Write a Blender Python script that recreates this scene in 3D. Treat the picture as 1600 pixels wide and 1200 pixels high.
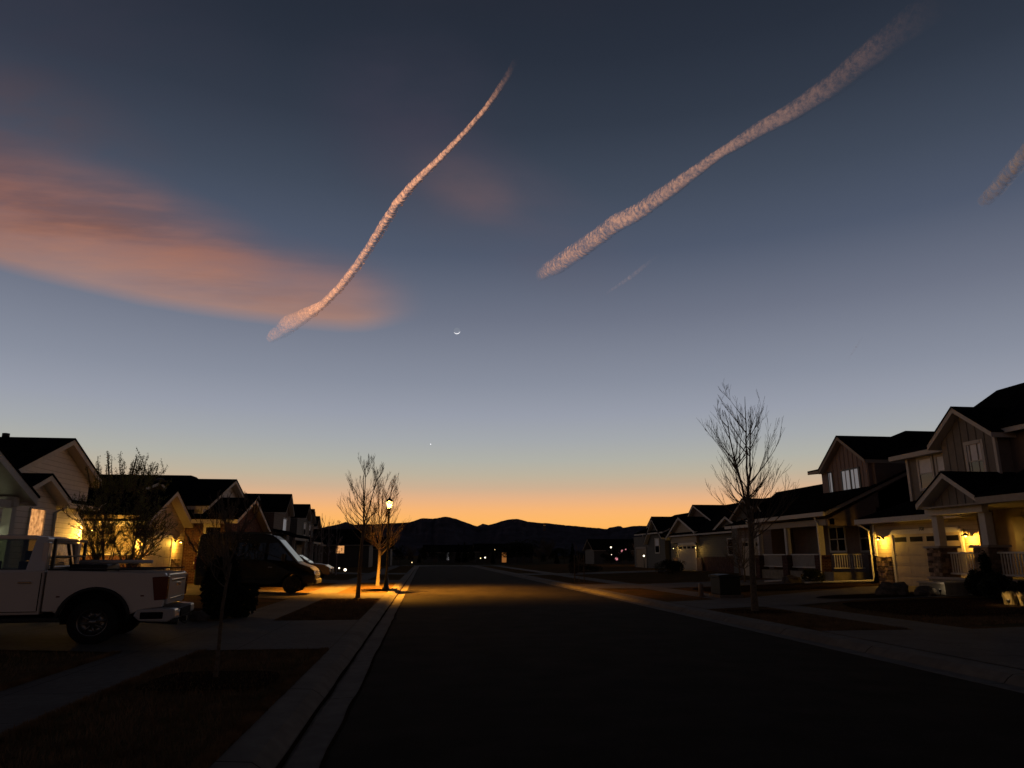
import bpy, bmesh, math, random
from mathutils import Vector, noise, Matrix
R = math.radians
sc = bpy.context.scene
for o in list(bpy.data.objects): bpy.data.objects.remove(o)

# ---------------------------------------------------------------- camera
PITCH, YAW = R(13.5856), R(6.8472)
cd = bpy.data.cameras.new('camera'); cam = bpy.data.objects.new('camera', cd); sc.collection.objects.link(cam)
cd.sensor_width = 36; cd.lens = 36*1109/1600; cd.clip_start = .1; cd.clip_end = 90000
cam.location = (0, 0, 1.6); cam.rotation_euler = (R(90)+PITCH, 0, -YAW)
sc.camera = cam

# ---------------------------------------------------------------- view
sc.view_settings.view_transform = 'Standard'; sc.view_settings.look = 'None'
sc.view_settings.exposure = 0; sc.view_settings.gamma = 1
sc.cycles.max_bounces = 5; sc.cycles.diffuse_bounces = 2; sc.cycles.glossy_bounces = 3
sc.cycles.transparent_max_bounces = 24; sc.cycles.use_denoising = True
sc.cycles.sample_clamp_indirect = 2

def lin(c): return tuple((v/255/12.92 if v <= 10.3 else ((v/255+.055)/1.055)**2.4) for v in c)+(1,)

# ---------------------------------------------------------------- sky
SUN_AZ, SUN_EL = R(12), R(1.0)
w = bpy.data.worlds.new('World'); sc.world = w; w.use_nodes = True
nt = w.node_tree; N = nt.nodes; L = nt.links; N.clear()
def nd(t, **k):
    n = N.new(t)
    for a, b in k.items(): setattr(n, a, b)
    return n
def mth(op, a, b=None, c=None, cl=False):
    n = nd('ShaderNodeMath', operation=op, use_clamp=cl)
    for i, v in enumerate((a, b, c)):
        if v is None: continue
        if isinstance(v, (int, float)): n.inputs[i].default_value = v
        else: L.new(v, n.inputs[i])
    return n.outputs[0]
def sstep(v, lo, hi):
    n = nd('ShaderNodeMapRange', interpolation_type='SMOOTHSTEP'); L.new(v, n.inputs[0])
    n.inputs[1].default_value = lo; n.inputs[2].default_value = hi; return n.outputs[0]
def mixc(f, a, b, mode='MIX'):
    n = nd('ShaderNodeMix', data_type='RGBA', blend_type=mode)
    for i, v in ((0, f), (6, a), (7, b)):
        if isinstance(v, (int, float)): n.inputs[i].default_value = v
        elif isinstance(v, tuple): n.inputs[i].default_value = v
        else: L.new(v, n.inputs[i])
    return n.outputs[2]
tc = nd('ShaderNodeTexCoord'); sep = nd('ShaderNodeSeparateXYZ'); L.new(tc.outputs['Generated'], sep.inputs[0])
dx, dy, dz = sep.outputs
el = mth('DIVIDE', mth('ARCSINE', dz), math.pi/2)
ramp = nd('ShaderNodeValToRGB'); L.new(el, ramp.inputs[0]); cr = ramp.color_ramp
stops = [(-2, (190, 120, 60)), (1.2, (255, 172, 75)), (2.4, (255, 184, 98)), (3.4, (250, 182, 114)), (4.4, (229, 178, 135)), (5.2, (206, 176, 146)), (6.2, (189, 178, 157)),
         (7.4, (176, 176, 167)), (9.0, (164, 168, 172)), (11, (152, 157, 170)), (13.6, (136, 142, 157)), (18.7, (109, 115, 132)),
         (23.8, (80, 89, 108)), (28.5, (65, 74, 90)), (33.4, (50, 58, 72)), (38, (41, 48, 61)), (43, (35, 41, 53)), (52, (20, 24, 32)), (65, (11, 13, 18)), (90, (6, 7, 10))]
for i, (e, c) in enumerate(stops):
    s = cr.elements[0] if i == 0 else (cr.elements[1] if i == 1 else cr.elements.new(max(0, e/90)))
    s.position = max(0, e/90); s.color = lin(c)
base = ramp.outputs[0]
# the dusk glow belongs to the west (+Y); the unseen rest is dimmed, raised to fill the truck side
west = sstep(dy, -.25, .8)
col = mixc(west, mixc(1.0, base, (.24, .23, .25, 1), 'MULTIPLY'), base)
# high thin cloud: coordinates on the sky plane seen towards the west
ys = mth('MAXIMUM', dy, .05); u = mth('DIVIDE', dx, ys); v = mth('DIVIDE', dz, ys)
def curve(pts, inp, u0, u1, v0, v1):
    n = nd('ShaderNodeFloatCurve'); cv = n.mapping.curves[0]
    P = [((a-u0)/(u1-u0), (b-v0)/(v1-v0)) for a, b in pts]
    cv.points[0].location = P[0]; cv.points[1].location = P[-1]
    for p in P[1:-1]: cv.points.new(*p)
    n.mapping.update()
    L.new(mth('DIVIDE', mth('SUBTRACT', inp, u0), u1-u0), n.inputs[1])
    return mth('ADD', mth('MULTIPLY', n.outputs[0], v1-v0), v0)
LO = [(-.70, .42), (-.597, .3875), (-.5105, .366), (-.3797, .3385), (-.2478, .3249), (-.1582, .3168), (-.0948, .3174), (-.0448, .330), (0, .345)]
HI = [(-.70, .56), (-.6213, .535), (-.5497, .520), (-.4858, .500), (-.3938, .466), (-.3011, .430), (-.2083, .386), (-.1069, .362), (-.0598, .350), (-.0311, .340), (0, .33)]
uvw = nd('ShaderNodeCombineXYZ'); L.new(u, uvw.inputs[0]); L.new(v, uvw.inputs[1])
def nz(scale, rot, stretch, det=5, off=0, rough=.55):
    m = nd('ShaderNodeMapping'); m.inputs['Rotation'].default_value = (0, 0, rot); m.inputs['Scale'].default_value = (stretch, 1, 1)
    m.inputs['Location'].default_value = (off, off, 0); L.new(uvw.outputs[0], m.inputs[0])
    t = nd('ShaderNodeTexNoise'); t.inputs['Scale'].default_value = scale; t.inputs['Detail'].default_value = det
    t.inputs['Roughness'].default_value = rough; L.new(m.outputs[0], t.inputs[0]); return t.outputs[0]
warp = mth('MULTIPLY', mth('SUBTRACT', nz(7, .3, .6, 4), .5), .05)
ul = mth('MAXIMUM', mth('MINIMUM', u, 0.0), -.70)
vlo = mth('ADD', curve(LO, ul, -.7, 0, .3, .6), mth('MULTIPLY', warp, .25)); vhi = mth('ADD', curve(HI, ul, -.7, 0, .3, .6), warp)
lo_d = mth('SUBTRACT', v, vlo); hi_d = mth('SUBTRACT', vhi, v)
m1 = mth('DIVIDE', mth('ADD', lo_d, .004), .022, None, True)
m2n = nd('ShaderNodeMapRange', interpolation_type='SMOOTHSTEP'); L.new(hi_d, m2n.inputs[0]); m2n.inputs[1].default_value = -.085; m2n.inputs[2].default_value = .06
tipm = sstep(u, .005, -.13)
streak = sstep(nz(9, .42, .22, 8), .28, .72)
streak2 = nz(16, .30, .16, 6, 3.1)
body = mth('MULTIPLY', mth('MULTIPLY', m1, m2n.outputs[0]), tipm)
fine = sstep(nz(26, .36, .16, 9, 6.3, .7), .25, .75)
dens = mth('MULTIPLY', body, mth('ADD', .48, mth('ADD', mth('MULTIPLY', streak, .42), mth('MULTIPLY', fine, .20))), None, True)
# colour of the cloud: pinker and paler along its lower edge, orange above
tcol = mth('DIVIDE', lo_d, .10, None, True)
ccol = mixc(tcol, lin((176, 138, 124)), lin((176, 112, 82)))
ccol = mixc(mth('MULTIPLY', mth('MULTIPLY', sstep(streak2, .40, .62), tcol), .75), ccol, lin((112, 78, 72)))
leftdark = sstep(u, -.72, -.45)
ccol = mixc(mth('MULTIPLY', mth('SUBTRACT', 1.0, leftdark), .35), ccol, lin((120, 70, 60)))
col = mixc(mth('MULTIPLY', dens, .94), col, ccol)
# fainter veils
def blob(cu, cv_, ru, rv, rot=0.0):
    a = mth('SUBTRACT', u, cu); b = mth('SUBTRACT', v, cv_)
    c_, s_ = math.cos(rot), math.sin(rot)
    p = mth('ADD', mth('MULTIPLY', a, c_/ru), mth('MULTIPLY', b, s_/ru)); q = mth('ADD', mth('MULTIPLY', a, -s_/rv), mth('MULTIPLY', b, c_/rv))
    d = mth('SQRT', mth('ADD', mth('MULTIPLY', p, p), mth('MULTIPLY', q, q)))
    n = nd('ShaderNodeMapRange', interpolation_type='SMOOTHSTEP'); L.new(d, n.inputs[0]); n.inputs[1].default_value = 1; n.inputs[2].default_value = 0
    return n.outputs[0]
vn = nz(6, -.5, .5, 6, 1.7)
for cu, cv_, ru, rv, rot, c, k in ((.055, .55, .13, .07, -.5, (132, 100, 92), .5), (.10, .52, .28, .13, -.45, (98, 86, 98), .55), (-.04, .68, .24, .20, -.9, (66, 62, 78), .6),
                                   (-.62, .62, .30, .12, -.35, (104, 74, 70), .65), (-.60, .80, .45, .25, -.4, (60, 56, 70), .5), (.02, .93, .5, .1, 0, (48, 48, 60), .4)):
    col = mixc(mth('MULTIPLY', mth('MULTIPLY', blob(cu, cv_, ru, rv, rot), sstep(vn, .2, .75)), k), col, lin(c))
bgn = nd('ShaderNodeBackground'); L.new(col, bgn.inputs[0]); bgn.inputs[1].default_value = 1
out = nd('ShaderNodeOutputWorld'); L.new(bgn.outputs[0], out.inputs[0])

# the sun, already behind the mountains: it reaches only the high trails of cloud
sd = bpy.data.lights.new('sun', 'SUN'); so = bpy.data.objects.new('sun', sd); sc.collection.objects.link(so)
sd.energy = 4.6; sd.angle = R(.5); sd.color = (1, .56, .34)
dirv = Vector((math.sin(SUN_AZ)*math.cos(SUN_EL), math.cos(SUN_AZ)*math.cos(SUN_EL), math.sin(SUN_EL)))
so.rotation_euler = dirv.to_track_quat('Z', 'Y').to_euler(); so.location = (0, 0, 60)

# ---------------------------------------------------------------- helpers
COL = sc.collection
def tag(o, label=None, cat=None, group=None, kind=None):
    for k, x in (('label', label), ('category', cat), ('group', group), ('kind', kind)):
        if x: o[k] = x
    return o
def thing(name, loc, label, cat, group=None, rz=0):
    o = bpy.data.objects.new(name, None); COL.objects.link(o); o.location = loc; o.rotation_euler = (0, 0, rz)
    return tag(o, label, cat, group)
def copy_tree(o, parent=None):
    c = o.copy(); COL.objects.link(c); c.parent = parent
    for ch in list(o.children): copy_tree(ch, c)
    return c
def wloc(o):
    v = Vector((0, 0, 0))
    while o is not None: v += o.location; o = o.parent
    return v
class MB:
    def __init__(s): s.v = []; s.f = []; s.m = []; s.k = 0; s.sm = []
    def face(s, idx, smooth=False): s.f.append(idx); s.m.append(s.k); s.sm.append(smooth)
    def box(s, x0, x1, y0, y1, z0, z1):
        if x0 > x1: x0, x1 = x1, x0
        if y0 > y1: y0, y1 = y1, y0
        n = len(s.v)
        s.v += [(x, y, z) for z in (z0, z1) for x, y in ((x0, y0), (x1, y0), (x1, y1), (x0, y1))]
        for q in ((3, 2, 1, 0), (4, 5, 6, 7), (0, 1, 5, 4), (1, 2, 6, 5), (2, 3, 7, 6), (3, 0, 4, 7)): s.face([n+i for i in q])
        return s
    def abox(s, ax, p0, p1, c0, c1, z0, z1):
        return s.box(p0, p1, c0, c1, z0, z1) if ax == 'x' else s.box(c0, c1, p0, p1, z0, z1)
    def prism(s, ax, poly, a0, a1):
        """poly: (b, z) points; extruded along ax from a0 to a1"""
        n = len(s.v); k = len(poly)
        for a in (a0, a1):
            for b, z in poly: s.v.append((a, b, z) if ax == 'x' else (b, a, z) if ax == 'y' else (b, z, a))
        s.face([n+i for i in range(k)]); s.face([n+k+i for i in reversed(range(k))])
        for i in range(k):
            j = (i+1) % k; s.face([n+i, n+k+i, n+k+j, n+j])
        return s
    def quad(s, *p):
        n = len(s.v); s.v += [tuple(q) for q in p]; s.face(list(range(n, n+len(p)))); return s
    def tube(s, pts, rad, n=6, caps=True):
        pts = [Vector(p) for p in pts]
        if not isinstance(rad, (list, tuple)): rad = [rad]*len(pts)
        b = len(s.v); up = None
        for i, p in enumerate(pts):
            d = (pts[min(i+1, len(pts)-1)]-pts[max(i-1, 0)])
            d = d.normalized() if d.length > 1e-9 else Vector((0, 0, 1))
            if up is None: up = d.orthogonal().normalized()
            a = (up-d*up.dot(d)); a = a.normalized() if a.length > 1e-6 else d.orthogonal().normalized(); up = a
            c = d.cross(a)
            for j in range(n):
                t = 2*math.pi*j/n; s.v.append(tuple(p+(a*math.cos(t)+c*math.sin(t))*rad[i]))
        for i in range(len(pts)-1):
            for j in range(n):
                k = (j+1) % n; s.face([b+i*n+j, b+i*n+k, b+(i+1)*n+k, b+(i+1)*n+j], n > 4)
        if caps and n > 2:
            s.face([b+j for j in reversed(range(n))]); s.face([b+(len(pts)-1)*n+j for j in range(n)])
        return s
    def lathe(s, c, prof, n=16, smooth=True):
        c = Vector(c); return s.tube([c+Vector((0, 0, z)) for r, z in prof], [max(r, .0005) for r, z in prof], n)
    def blob(s, c, r, seed=0, amp=.2, nu=10, nv=7):
        """a lumpy closed ball (boulders, shrubs' cores)"""
        b = len(s.v); c = Vector(c); rx, ry, rz = r
        for i in range(nv+1):
            for j in range(nu):
                th = math.pi*i/nv; ph = 2*math.pi*j/nu
                d = Vector((math.sin(th)*math.cos(ph), math.sin(th)*math.sin(ph), math.cos(th)))
                q = 1+amp*noise.noise(d*1.7+Vector((seed, seed*.7, 0)))*2
                s.v.append((c.x+d.x*rx*q, c.y+d.y*ry*q, c.z+d.z*rz*q))
        for i in range(nv):
            for j in range(nu):
                k = (j+1) % nu; s.face([b+i*nu+j, b+(i+1)*nu+j, b+(i+1)*nu+k, b+i*nu+k])
        return s
    def leaves(s, c, r, n, size, rnd, shell=.3):
        c = Vector(c)
        for _ in range(n):
            while True:
                d = Vector((rnd.uniform(-1, 1), rnd.uniform(-1, 1), rnd.uniform(-1, 1)))
                if shell < d.length < 1: break
            p = c+Vector((d.x*r[0], d.y*r[1], d.z*r[2]))
            a = Vector((rnd.gauss(0, 1), rnd.gauss(0, 1), rnd.gauss(0, 1))).normalized()*size*rnd.uniform(.5, 1.2)
            e = a.orthogonal().normalized()*a.length*.5
            s.quad(p-a, p+e, p+a, p-e)
        return s
    def build(s, name, mat, parent=None, bevel=0):
        me = bpy.data.meshes.new(name)
        off = wloc(parent) if parent else Vector((0, 0, 0))
        if parent is not None and getattr(s, 'local', False): off = Vector((0, 0, 0))
        me.from_pydata([(x-off.x, y-off.y, z-off.z) for x, y, z in s.v], [], s.f)
        mats = mat if isinstance(mat, (list, tuple)) else [mat]
        for m_ in mats: me.materials.append(m_)
        me.polygons.foreach_set('material_index', s.m); me.polygons.foreach_set('use_smooth', s.sm)
        bm = bmesh.new(); bm.from_mesh(me); bmesh.ops.recalc_face_normals(bm, faces=bm.faces); bm.to_mesh(me); bm.free()
        me.update()
        o = bpy.data.objects.new(name, me); COL.objects.link(o); o.parent = parent
        if bevel:
            b = o.modifiers.new('bevel', 'BEVEL'); b.width = bevel; b.segments = 2; b.limit_method = 'ANGLE'; b.angle_limit = R(35)
        return o

# ---------------------------------------------------------------- materials
def material(name, col, rough=.8, spec=.3, var=.25, vscale=6, bump=.0, bscale=40, metal=0, pattern=None, coat=0, **kw):
    m = bpy.data.materials.new(name); m.use_nodes = True; t = m.node_tree; n_, l_ = t.nodes, t.links
    bs = n_['Principled BSDF']; bs.inputs['Roughness'].default_value = rough; bs.inputs['Specular IOR Level'].default_value = spec
    bs.inputs['Metallic'].default_value = metal; bs.inputs['Coat Weight'].default_value = coat
    g_ = n_.new('ShaderNodeNewGeometry'); pos = g_.outputs['Position']
    tx = n_.new('ShaderNodeTexNoise'); tx.inputs['Scale'].default_value = vscale; tx.inputs['Detail'].default_value = 5; l_.new(pos, tx.inputs[0])
    mr = n_.new('ShaderNodeMapRange'); l_.new(tx.outputs[0], mr.inputs[0]); mr.inputs[1].default_value = .3; mr.inputs[2].default_value = .7
    mr.inputs[3].default_value = 1-var; mr.inputs[4].default_value = 1+var
    mx = n_.new('ShaderNodeVectorMath'); mx.operation = 'SCALE'; mx.inputs[0].default_value = col[:3]; l_.new(mr.outputs[0], mx.inputs['Scale'])
    cout = mx.outputs[0]; hgt = None
    def M(op, a, b=None):
        q = n_.new('ShaderNodeMath'); q.operation = op
        for i, x in enumerate((a, b)):
            if x is None: continue
            if isinstance(x, (int, float)): q.inputs[i].default_value = x
            else: l_.new(x, q.inputs[i])
        return q.outputs[0]
    sp = n_.new('ShaderNodeSeparateXYZ'); l_.new(pos, sp.inputs[0])
    if pattern == 'lap':        # lap siding: boards 0.17 m high
        fr = M('FRACT', M('DIVIDE', sp.outputs[2], kw.get('pitch', .17)))
        hgt = M('SUBTRACT', 1.0, fr); ln = M('GREATER_THAN', fr, .9)
        d = n_.new('ShaderNodeMix'); d.data_type = 'RGBA'; l_.new(M('MULTIPLY', ln, .55), d.inputs[0]); l_.new(cout, d.inputs[6])
        d.inputs[7].default_value = tuple(c*.35 for c in col[:3])+(1,); cout = d.outputs[2]; bump = bump or .6
        hs = .02
    elif pattern in ('brick', 'shingle', 'stone'):
        cm = n_.new('ShaderNodeCombineXYZ'); l_.new(M('ADD', sp.outputs[0], sp.outputs[1]), cm.inputs[0]); l_.new(sp.outputs[2], cm.inputs[1])
        b = n_.new('ShaderNodeTexBrick'); l_.new(cm.outputs[0], b.inputs[0])
        c = col[:3]; b.inputs['Color1'].default_value = tuple(x*.75 for x in c)+(1,); b.inputs['Color2'].default_value = tuple(x*1.2 for x in c)+(1,)
        b.inputs['Mortar'].default_value = tuple(kw.get('mortar', tuple(x*.5 for x in c)))+(1,)
        b.inputs['Scale'].default_value = 1; b.inputs['Brick Width'].default_value = kw.get('bw', .21); b.inputs['Row Height'].default_value = kw.get('bh', .075)
        b.inputs['Mortar Size'].default_value = .006
        d = n_.new('ShaderNodeMix'); d.data_type = 'RGBA'; d.blend_type = 'MULTIPLY'; d.inputs[0].default_value = 1; l_.new(b.outputs[0], d.inputs[6])
        q = n_.new('ShaderNodeCombineColor'); [l_.new(mr.outputs[0], q.inputs[i]) for i in range(3)]; l_.new(q.outputs[0], d.inputs[7]); cout = d.outputs[2]
        hgt = M('SUBTRACT', 1.0, b.outputs[1]); hs = .01; bump = bump or .5
    elif pattern == 'two':      # two-tone mottling (lawns, mulch)
        t2 = n_.new('ShaderNodeTexNoise'); t2.inputs['Scale'].default_value = kw.get('s2', .8); t2.inputs['Detail'].default_value = 8; l_.new(pos, t2.inputs[0])
        d = n_.new('ShaderNodeMix'); d.data_type = 'RGBA'; r2 = n_.new('ShaderNodeMapRange'); l_.new(t2.outputs[0], r2.inputs[0]); r2.inputs[1].default_value = .4; r2.inputs[2].default_value = .62
        l_.new(r2.outputs[0], d.inputs[0]); l_.new(cout, d.inputs[6]); d.inputs[7].default_value = tuple(kw['c2'])+(1,); cout = d.outputs[2]
    elif pattern == 'joints':   # concrete slabs with tooled joints every 1.5 m along Y and X
        j = None
        for ax_ in (0, 1):
            fr = M('FRACT', M('DIVIDE', sp.outputs[ax_], kw.get('jp', 1.5))); e = M('LESS_THAN', fr, .008); j = e if j is None else M('MAXIMUM', j, e)
        t2 = n_.new('ShaderNodeTexNoise'); t2.inputs['Scale'].default_value = .9; t2.inputs['Detail'].default_value = 6; l_.new(pos, t2.inputs[0])
        d0 = n_.new('ShaderNodeMix'); d0.data_type = 'RGBA'; r2 = n_.new('ShaderNodeMapRange'); l_.new(t2.outputs[0], r2.inputs[0]); r2.inputs[1].default_value = .45; r2.inputs[2].default_value = .7; r2.inputs[4].default_value = .5
        l_.new(r2.outputs[0], d0.inputs[0]); l_.new(cout, d0.inputs[6]); d0.inputs[7].default_value = tuple(c*.6 for c in col[:3])+(1,)
        d = n_.new('ShaderNodeMix'); d.data_type = 'RGBA'; l_.new(j, d.inputs[0]); l_.new(d0.outputs[2], d.inputs[6]); d.inputs[7].default_value = tuple(c*.3 for c in col[:3])+(1,); cout = d.outputs[2]
    if kw.get('island'):
        im = n_.new('ShaderNodeMapRange'); l_.new(g_.outputs['Random Per Island'], im.inputs[0]); im.inputs[3].default_value = .35; im.inputs[4].default_value = 1.7
        iv = n_.new('ShaderNodeVectorMath'); iv.operation = 'SCALE'; l_.new(cout, iv.inputs[0]); l_.new(im.outputs[0], iv.inputs['Scale']); cout = iv.outputs[0]
    l_.new(cout, bs.inputs['Base Color'])
    if bump:
        bp = n_.new('ShaderNodeBump'); bp.inputs['Strength'].default_value = bump; bp.inputs['Distance'].default_value = .02
        if hgt is None:
            t3 = n_.new('ShaderNodeTexNoise'); t3.inputs['Scale'].default_value = bscale; t3.inputs['Detail'].default_value = 4; l_.new(pos, t3.inputs[0]); hgt = t3.outputs[0]
        l_.new(hgt, bp.inputs['Height']); l_.new(bp.outputs[0], bs.inputs['Normal'])
    return m
def emit(name, col, st, pat=False):
    m = bpy.data.materials.new(name); m.use_nodes = True; t = m.node_tree
    bs = t.nodes['Principled BSDF']; bs.inputs['Base Color'].default_value = tuple(c*.5 for c in col[:3])+(1,)
    bs.inputs['Emission Color'].default_value = tuple(col[:3])+(1,); bs.inputs['Emission Strength'].default_value = st; bs.inputs['Roughness'].default_value = .9
    bs.inputs['Specular IOR Level'].default_value = 0
    if pat:     # a patterned curtain in front of the lamp inside
        g_ = t.nodes.new('ShaderNodeNewGeometry'); x = t.nodes.new('ShaderNodeTexNoise'); x.inputs['Scale'].default_value = 7; x.inputs['Detail'].default_value = 5; x.inputs['Roughness'].default_value = .7
        q = t.nodes.new('ShaderNodeMapRange'); q.inputs[1].default_value = .38; q.inputs[2].default_value = .62; q.inputs[3].default_value = st*.35; q.inputs[4].default_value = st*1.15
        t.links.new(g_.outputs['Position'], x.inputs[0]); t.links.new(x.outputs[0], q.inputs[0]); t.links.new(q.outputs[0], bs.inputs['Emission Strength'])
    return m
def glass(name, tint=(.6, .6, .6), gl=.12, base=None):
    """thin window glass: sees through with a sharp reflection"""
    m = bpy.data.materials.new(name); m.use_nodes = True; t = m.node_tree; t.nodes.clear()
    o = t.nodes.new('ShaderNodeOutputMaterial'); mix = t.nodes.new('ShaderNodeMixShader'); g1 = t.nodes.new('ShaderNodeBsdfGlossy'); g1.inputs['Roughness'].default_value = .02
    tr = t.nodes.new('ShaderNodeBsdfTransparent'); tr.inputs[0].default_value = tuple(tint)+(1,)
    f = t.nodes.new('ShaderNodeFresnel'); f.inputs[0].default_value = 1.5
    ad = t.nodes.new('ShaderNodeMath'); ad.operation = 'ADD'; ad.inputs[1].default_value = gl; ad.use_clamp = True
    t.links.new(f.outputs[0], ad.inputs[0]); t.links.new(ad.outputs[0], mix.inputs[0]); t.links.new(tr.outputs[0], mix.inputs[1]); t.links.new(g1.outputs[0], mix.inputs[2]); t.links.new(mix.outputs[0], o.inputs[0])
    return m
M_ = dict(
 asphalt=material('asphalt', (.028, .023, .020), .95, .02, .3, 1.3, .35, 120),
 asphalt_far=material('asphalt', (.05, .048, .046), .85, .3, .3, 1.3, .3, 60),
 concrete=material('concrete', (.15, .13, .115), .9, .05, .14, 9, .2, 90, pattern='joints'),
 curb=material('curb_concrete', (.17, .15, .13), .9, .05, .16, 5, .2, 60, pattern='joints', jp=3.0),
 grass=material('dormant_lawn', (.15, .088, .046), 1, .0, .35, 14, .8, 45, pattern='two', c2=(.10, .075, .035), s2=.9),
 field=material('far_field', (.085, .07, .045), 1, .0, .35, .4, 0, 45),
 blade=material('grass_blade', (.19, .115, .06), 1, .0, .4, 3),
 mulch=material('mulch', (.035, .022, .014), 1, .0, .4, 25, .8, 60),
 shingle=material('roof_shingle', (.012, .012, .013), .95, .0, .35, 3, pattern='shingle', bw=.33, bh=.09, mortar=(.006, .006, .006)),
 trim=material('painted_trim', (.55, .52, .48), .7, .2, .06, 8),
 trim_dark=material('tan_trim', (.33, .29, .25), .7, .2, .08, 8),
 sid_white=material('white_lap_siding', (.60, .57, .55), .75, .2, .05, 6, pattern='lap'),
 sid_tan=material('tan_lap_siding', (.38, .31, .22), .75, .2, .06, 6, pattern='lap'),
 sid_grey=material('grey_green_siding', (.105, .10, .09), .75, .2, .06, 6, pattern='lap'),
 sid_brown=material('brown_lap_siding', (.15, .105, .085), .75, .2, .08, 6, pattern='lap'),
 board=material('board_siding', (.21, .19, .17), .75, .2, .08, 6),
 board_pink=material('taupe_board_siding', (.25, .19, .175), .75, .2, .08, 6),
 stucco=material('taupe_stucco', (.17, .13, .115), .9, .1, .1, 4, .2, 80),
 brick=material('red_brick', (.075, .03, .024), .9, .1, .3, 4, pattern='brick', mortar=(.17, .14, .12)),
 stone=material('ledge_stone', (.19, .13, .09), .9, .15, .4, 7, .7, 30, island=1),
 door=material('garage_door_paint', (.42, .34, .24), .6, .3, .05, 5),
 door_dark=material('brown_door_paint', (.12, .085, .06), .5, .3, .1, 6),
 white_paint=material('white_rail_paint', (.62, .59, .54), .6, .3, .05, 8),
 black=material('black_metal', (.012, .012, .012), .45, .5, .2, 10),
 rubber=material('tyre_rubber', (.016, .016, .016), .85, .2, .2, 30, .3, 60),
 plastic=material('black_plastic', (.014, .014, .014), .6, .4, .15, 20),
 chrome=material('chrome', (.7, .7, .7), .12, .5, .03, 8, metal=1),
 rim_dark=material('dull_steel_rim', (.16, .16, .16), .3, .5, .1, 12, metal=.8),
 alu=material('aluminium_bar', (.75, .72, .7), .3, .5, .05, 8, metal=.6),
 truck=material('white_truck_paint', (.66, .61, .57), .3, .5, .03, 2, coat=.7),
 truck_silver=material('tailgate_paint', (.42, .42, .42), .3, .5, .03, 2, coat=.6),
 van=material('dark_green_van_paint', (.010, .0105, .008), .5, .25, .05, 2, coat=.1),
 suv=material('bronze_car_paint', (.16, .10, .06), .3, .5, .05, 2, coat=.6),
 redlens=material('red_lens', (.10, .006, .006), .2, .5, .05, 4, coat=.5),
 bark=material('grey_brown_bark', (.12, .095, .07), .95, .1, .3, 20, .5, 40),
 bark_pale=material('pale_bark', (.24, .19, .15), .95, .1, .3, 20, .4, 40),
 bark_aspen=material('aspen_bark', (.30, .25, .24), .9, .1, .35, 7, .3, 40),
 leaf=material('young_leaf', (.24, .24, .07), .8, .2, .5, 3),
 leaf_dark=material('dark_leaf', (.020, .024, .013), .9, .1, .5, 3),
 leaf_brown=material('dry_leaf', (.06, .04, .026), .9, .1, .5, 3),
 conifer=material('conifer_needles', (.012, .018, .010), .95, .05, .5, 2),
 blossom=material('pale_blossom', (.30, .24, .18), .9, .1, .4, 5),
 straw=material('ornamental_straw', (.42, .33, .16), .9, .1, .4, 12),
 boulder=material('boulder_stone', (.10, .085, .075), .95, .1, .4, 5, .8, 14),
 pot=material('glazed_pot', (.22, .17, .14), .5, .3, .15, 7),
 plinth=material('pale_foundation', (.26, .23, .18), .9, .1, .2, 5, .3, 30),
 gutter=material('white_downspout', (.62, .60, .57), .5, .3, .05, 8),
 transf=material('dark_green_cabinet_paint', (.006, .009, .006), .6, .3, .15, 6),
 mountain=material('forested_mountain', (.085, .08, .10), 1, .0, .25, .004),
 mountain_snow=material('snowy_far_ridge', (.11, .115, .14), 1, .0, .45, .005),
 curtain=emit('lit_curtain', (.52, .50, .52), .26),
 blindm=material('pale_window_blind', (.85, .85, .87), .8, .2, .05, 5),
 win_amber=emit('amber_lit_window', (1, .45, .15), .9, True),
 win_amber2=emit('dim_amber_window', (.9, .33, .08), .28),
 win_green=emit('greenish_lit_glass', (.95, 1, .62), .8),
 bulb=emit('warm_bulb', (1, .75, .32), 4),
 bulb_white=emit('white_bulb', (1, .84, .62), 3.5),
 lantern=None,
 pink=emit('pink_light', (1, .35, .4), .8),
 cardark=material('car_interior', (.008, .008, .008), .9, .1, .1, 5),
 glass=glass('window_glass', (.25, .25, .25), .03), carglass=glass('car_glass', (.55, .6, .5), .03), darkglass=glass('dark_van_glass', (.02, .02, .02), .02),
 amber_lit_dots=material('amber_light_tint', (.45, .25, .10), .4, .4, .5, 60),
)

def lantern_mat():
    m = bpy.data.materials.new('lantern_glass'); m.use_nodes = True; t = m.node_tree; t.nodes.clear()
    o = t.nodes.new('ShaderNodeOutputMaterial'); a = t.nodes.new('ShaderNodeAddShader'); e = t.nodes.new('ShaderNodeEmission'); e.inputs[0].default_value = (1, .80, .36, 1); e.inputs[1].default_value = .75
    tr = t.nodes.new('ShaderNodeBsdfTransparent'); tr.inputs[0].default_value = (.9, .85, .7, 1)
    t.links.new(e.outputs[0], a.inputs[0]); t.links.new(tr.outputs[0], a.inputs[1]); t.links.new(a.outputs[0], o.inputs[0]); return m
M_['lantern'] = lantern_mat()
def point(name, loc, power, col, r=.05, parent=None):
    l = bpy.data.lights.new(name, 'POINT'); l.energy = power; l.color = col; l.shadow_soft_size = r
    o = bpy.data.objects.new(name, l); COL.objects.link(o)
    o.location = Vector(loc)-(wloc(parent) if parent else Vector((0, 0, 0))); o.parent = parent; return o

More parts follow.
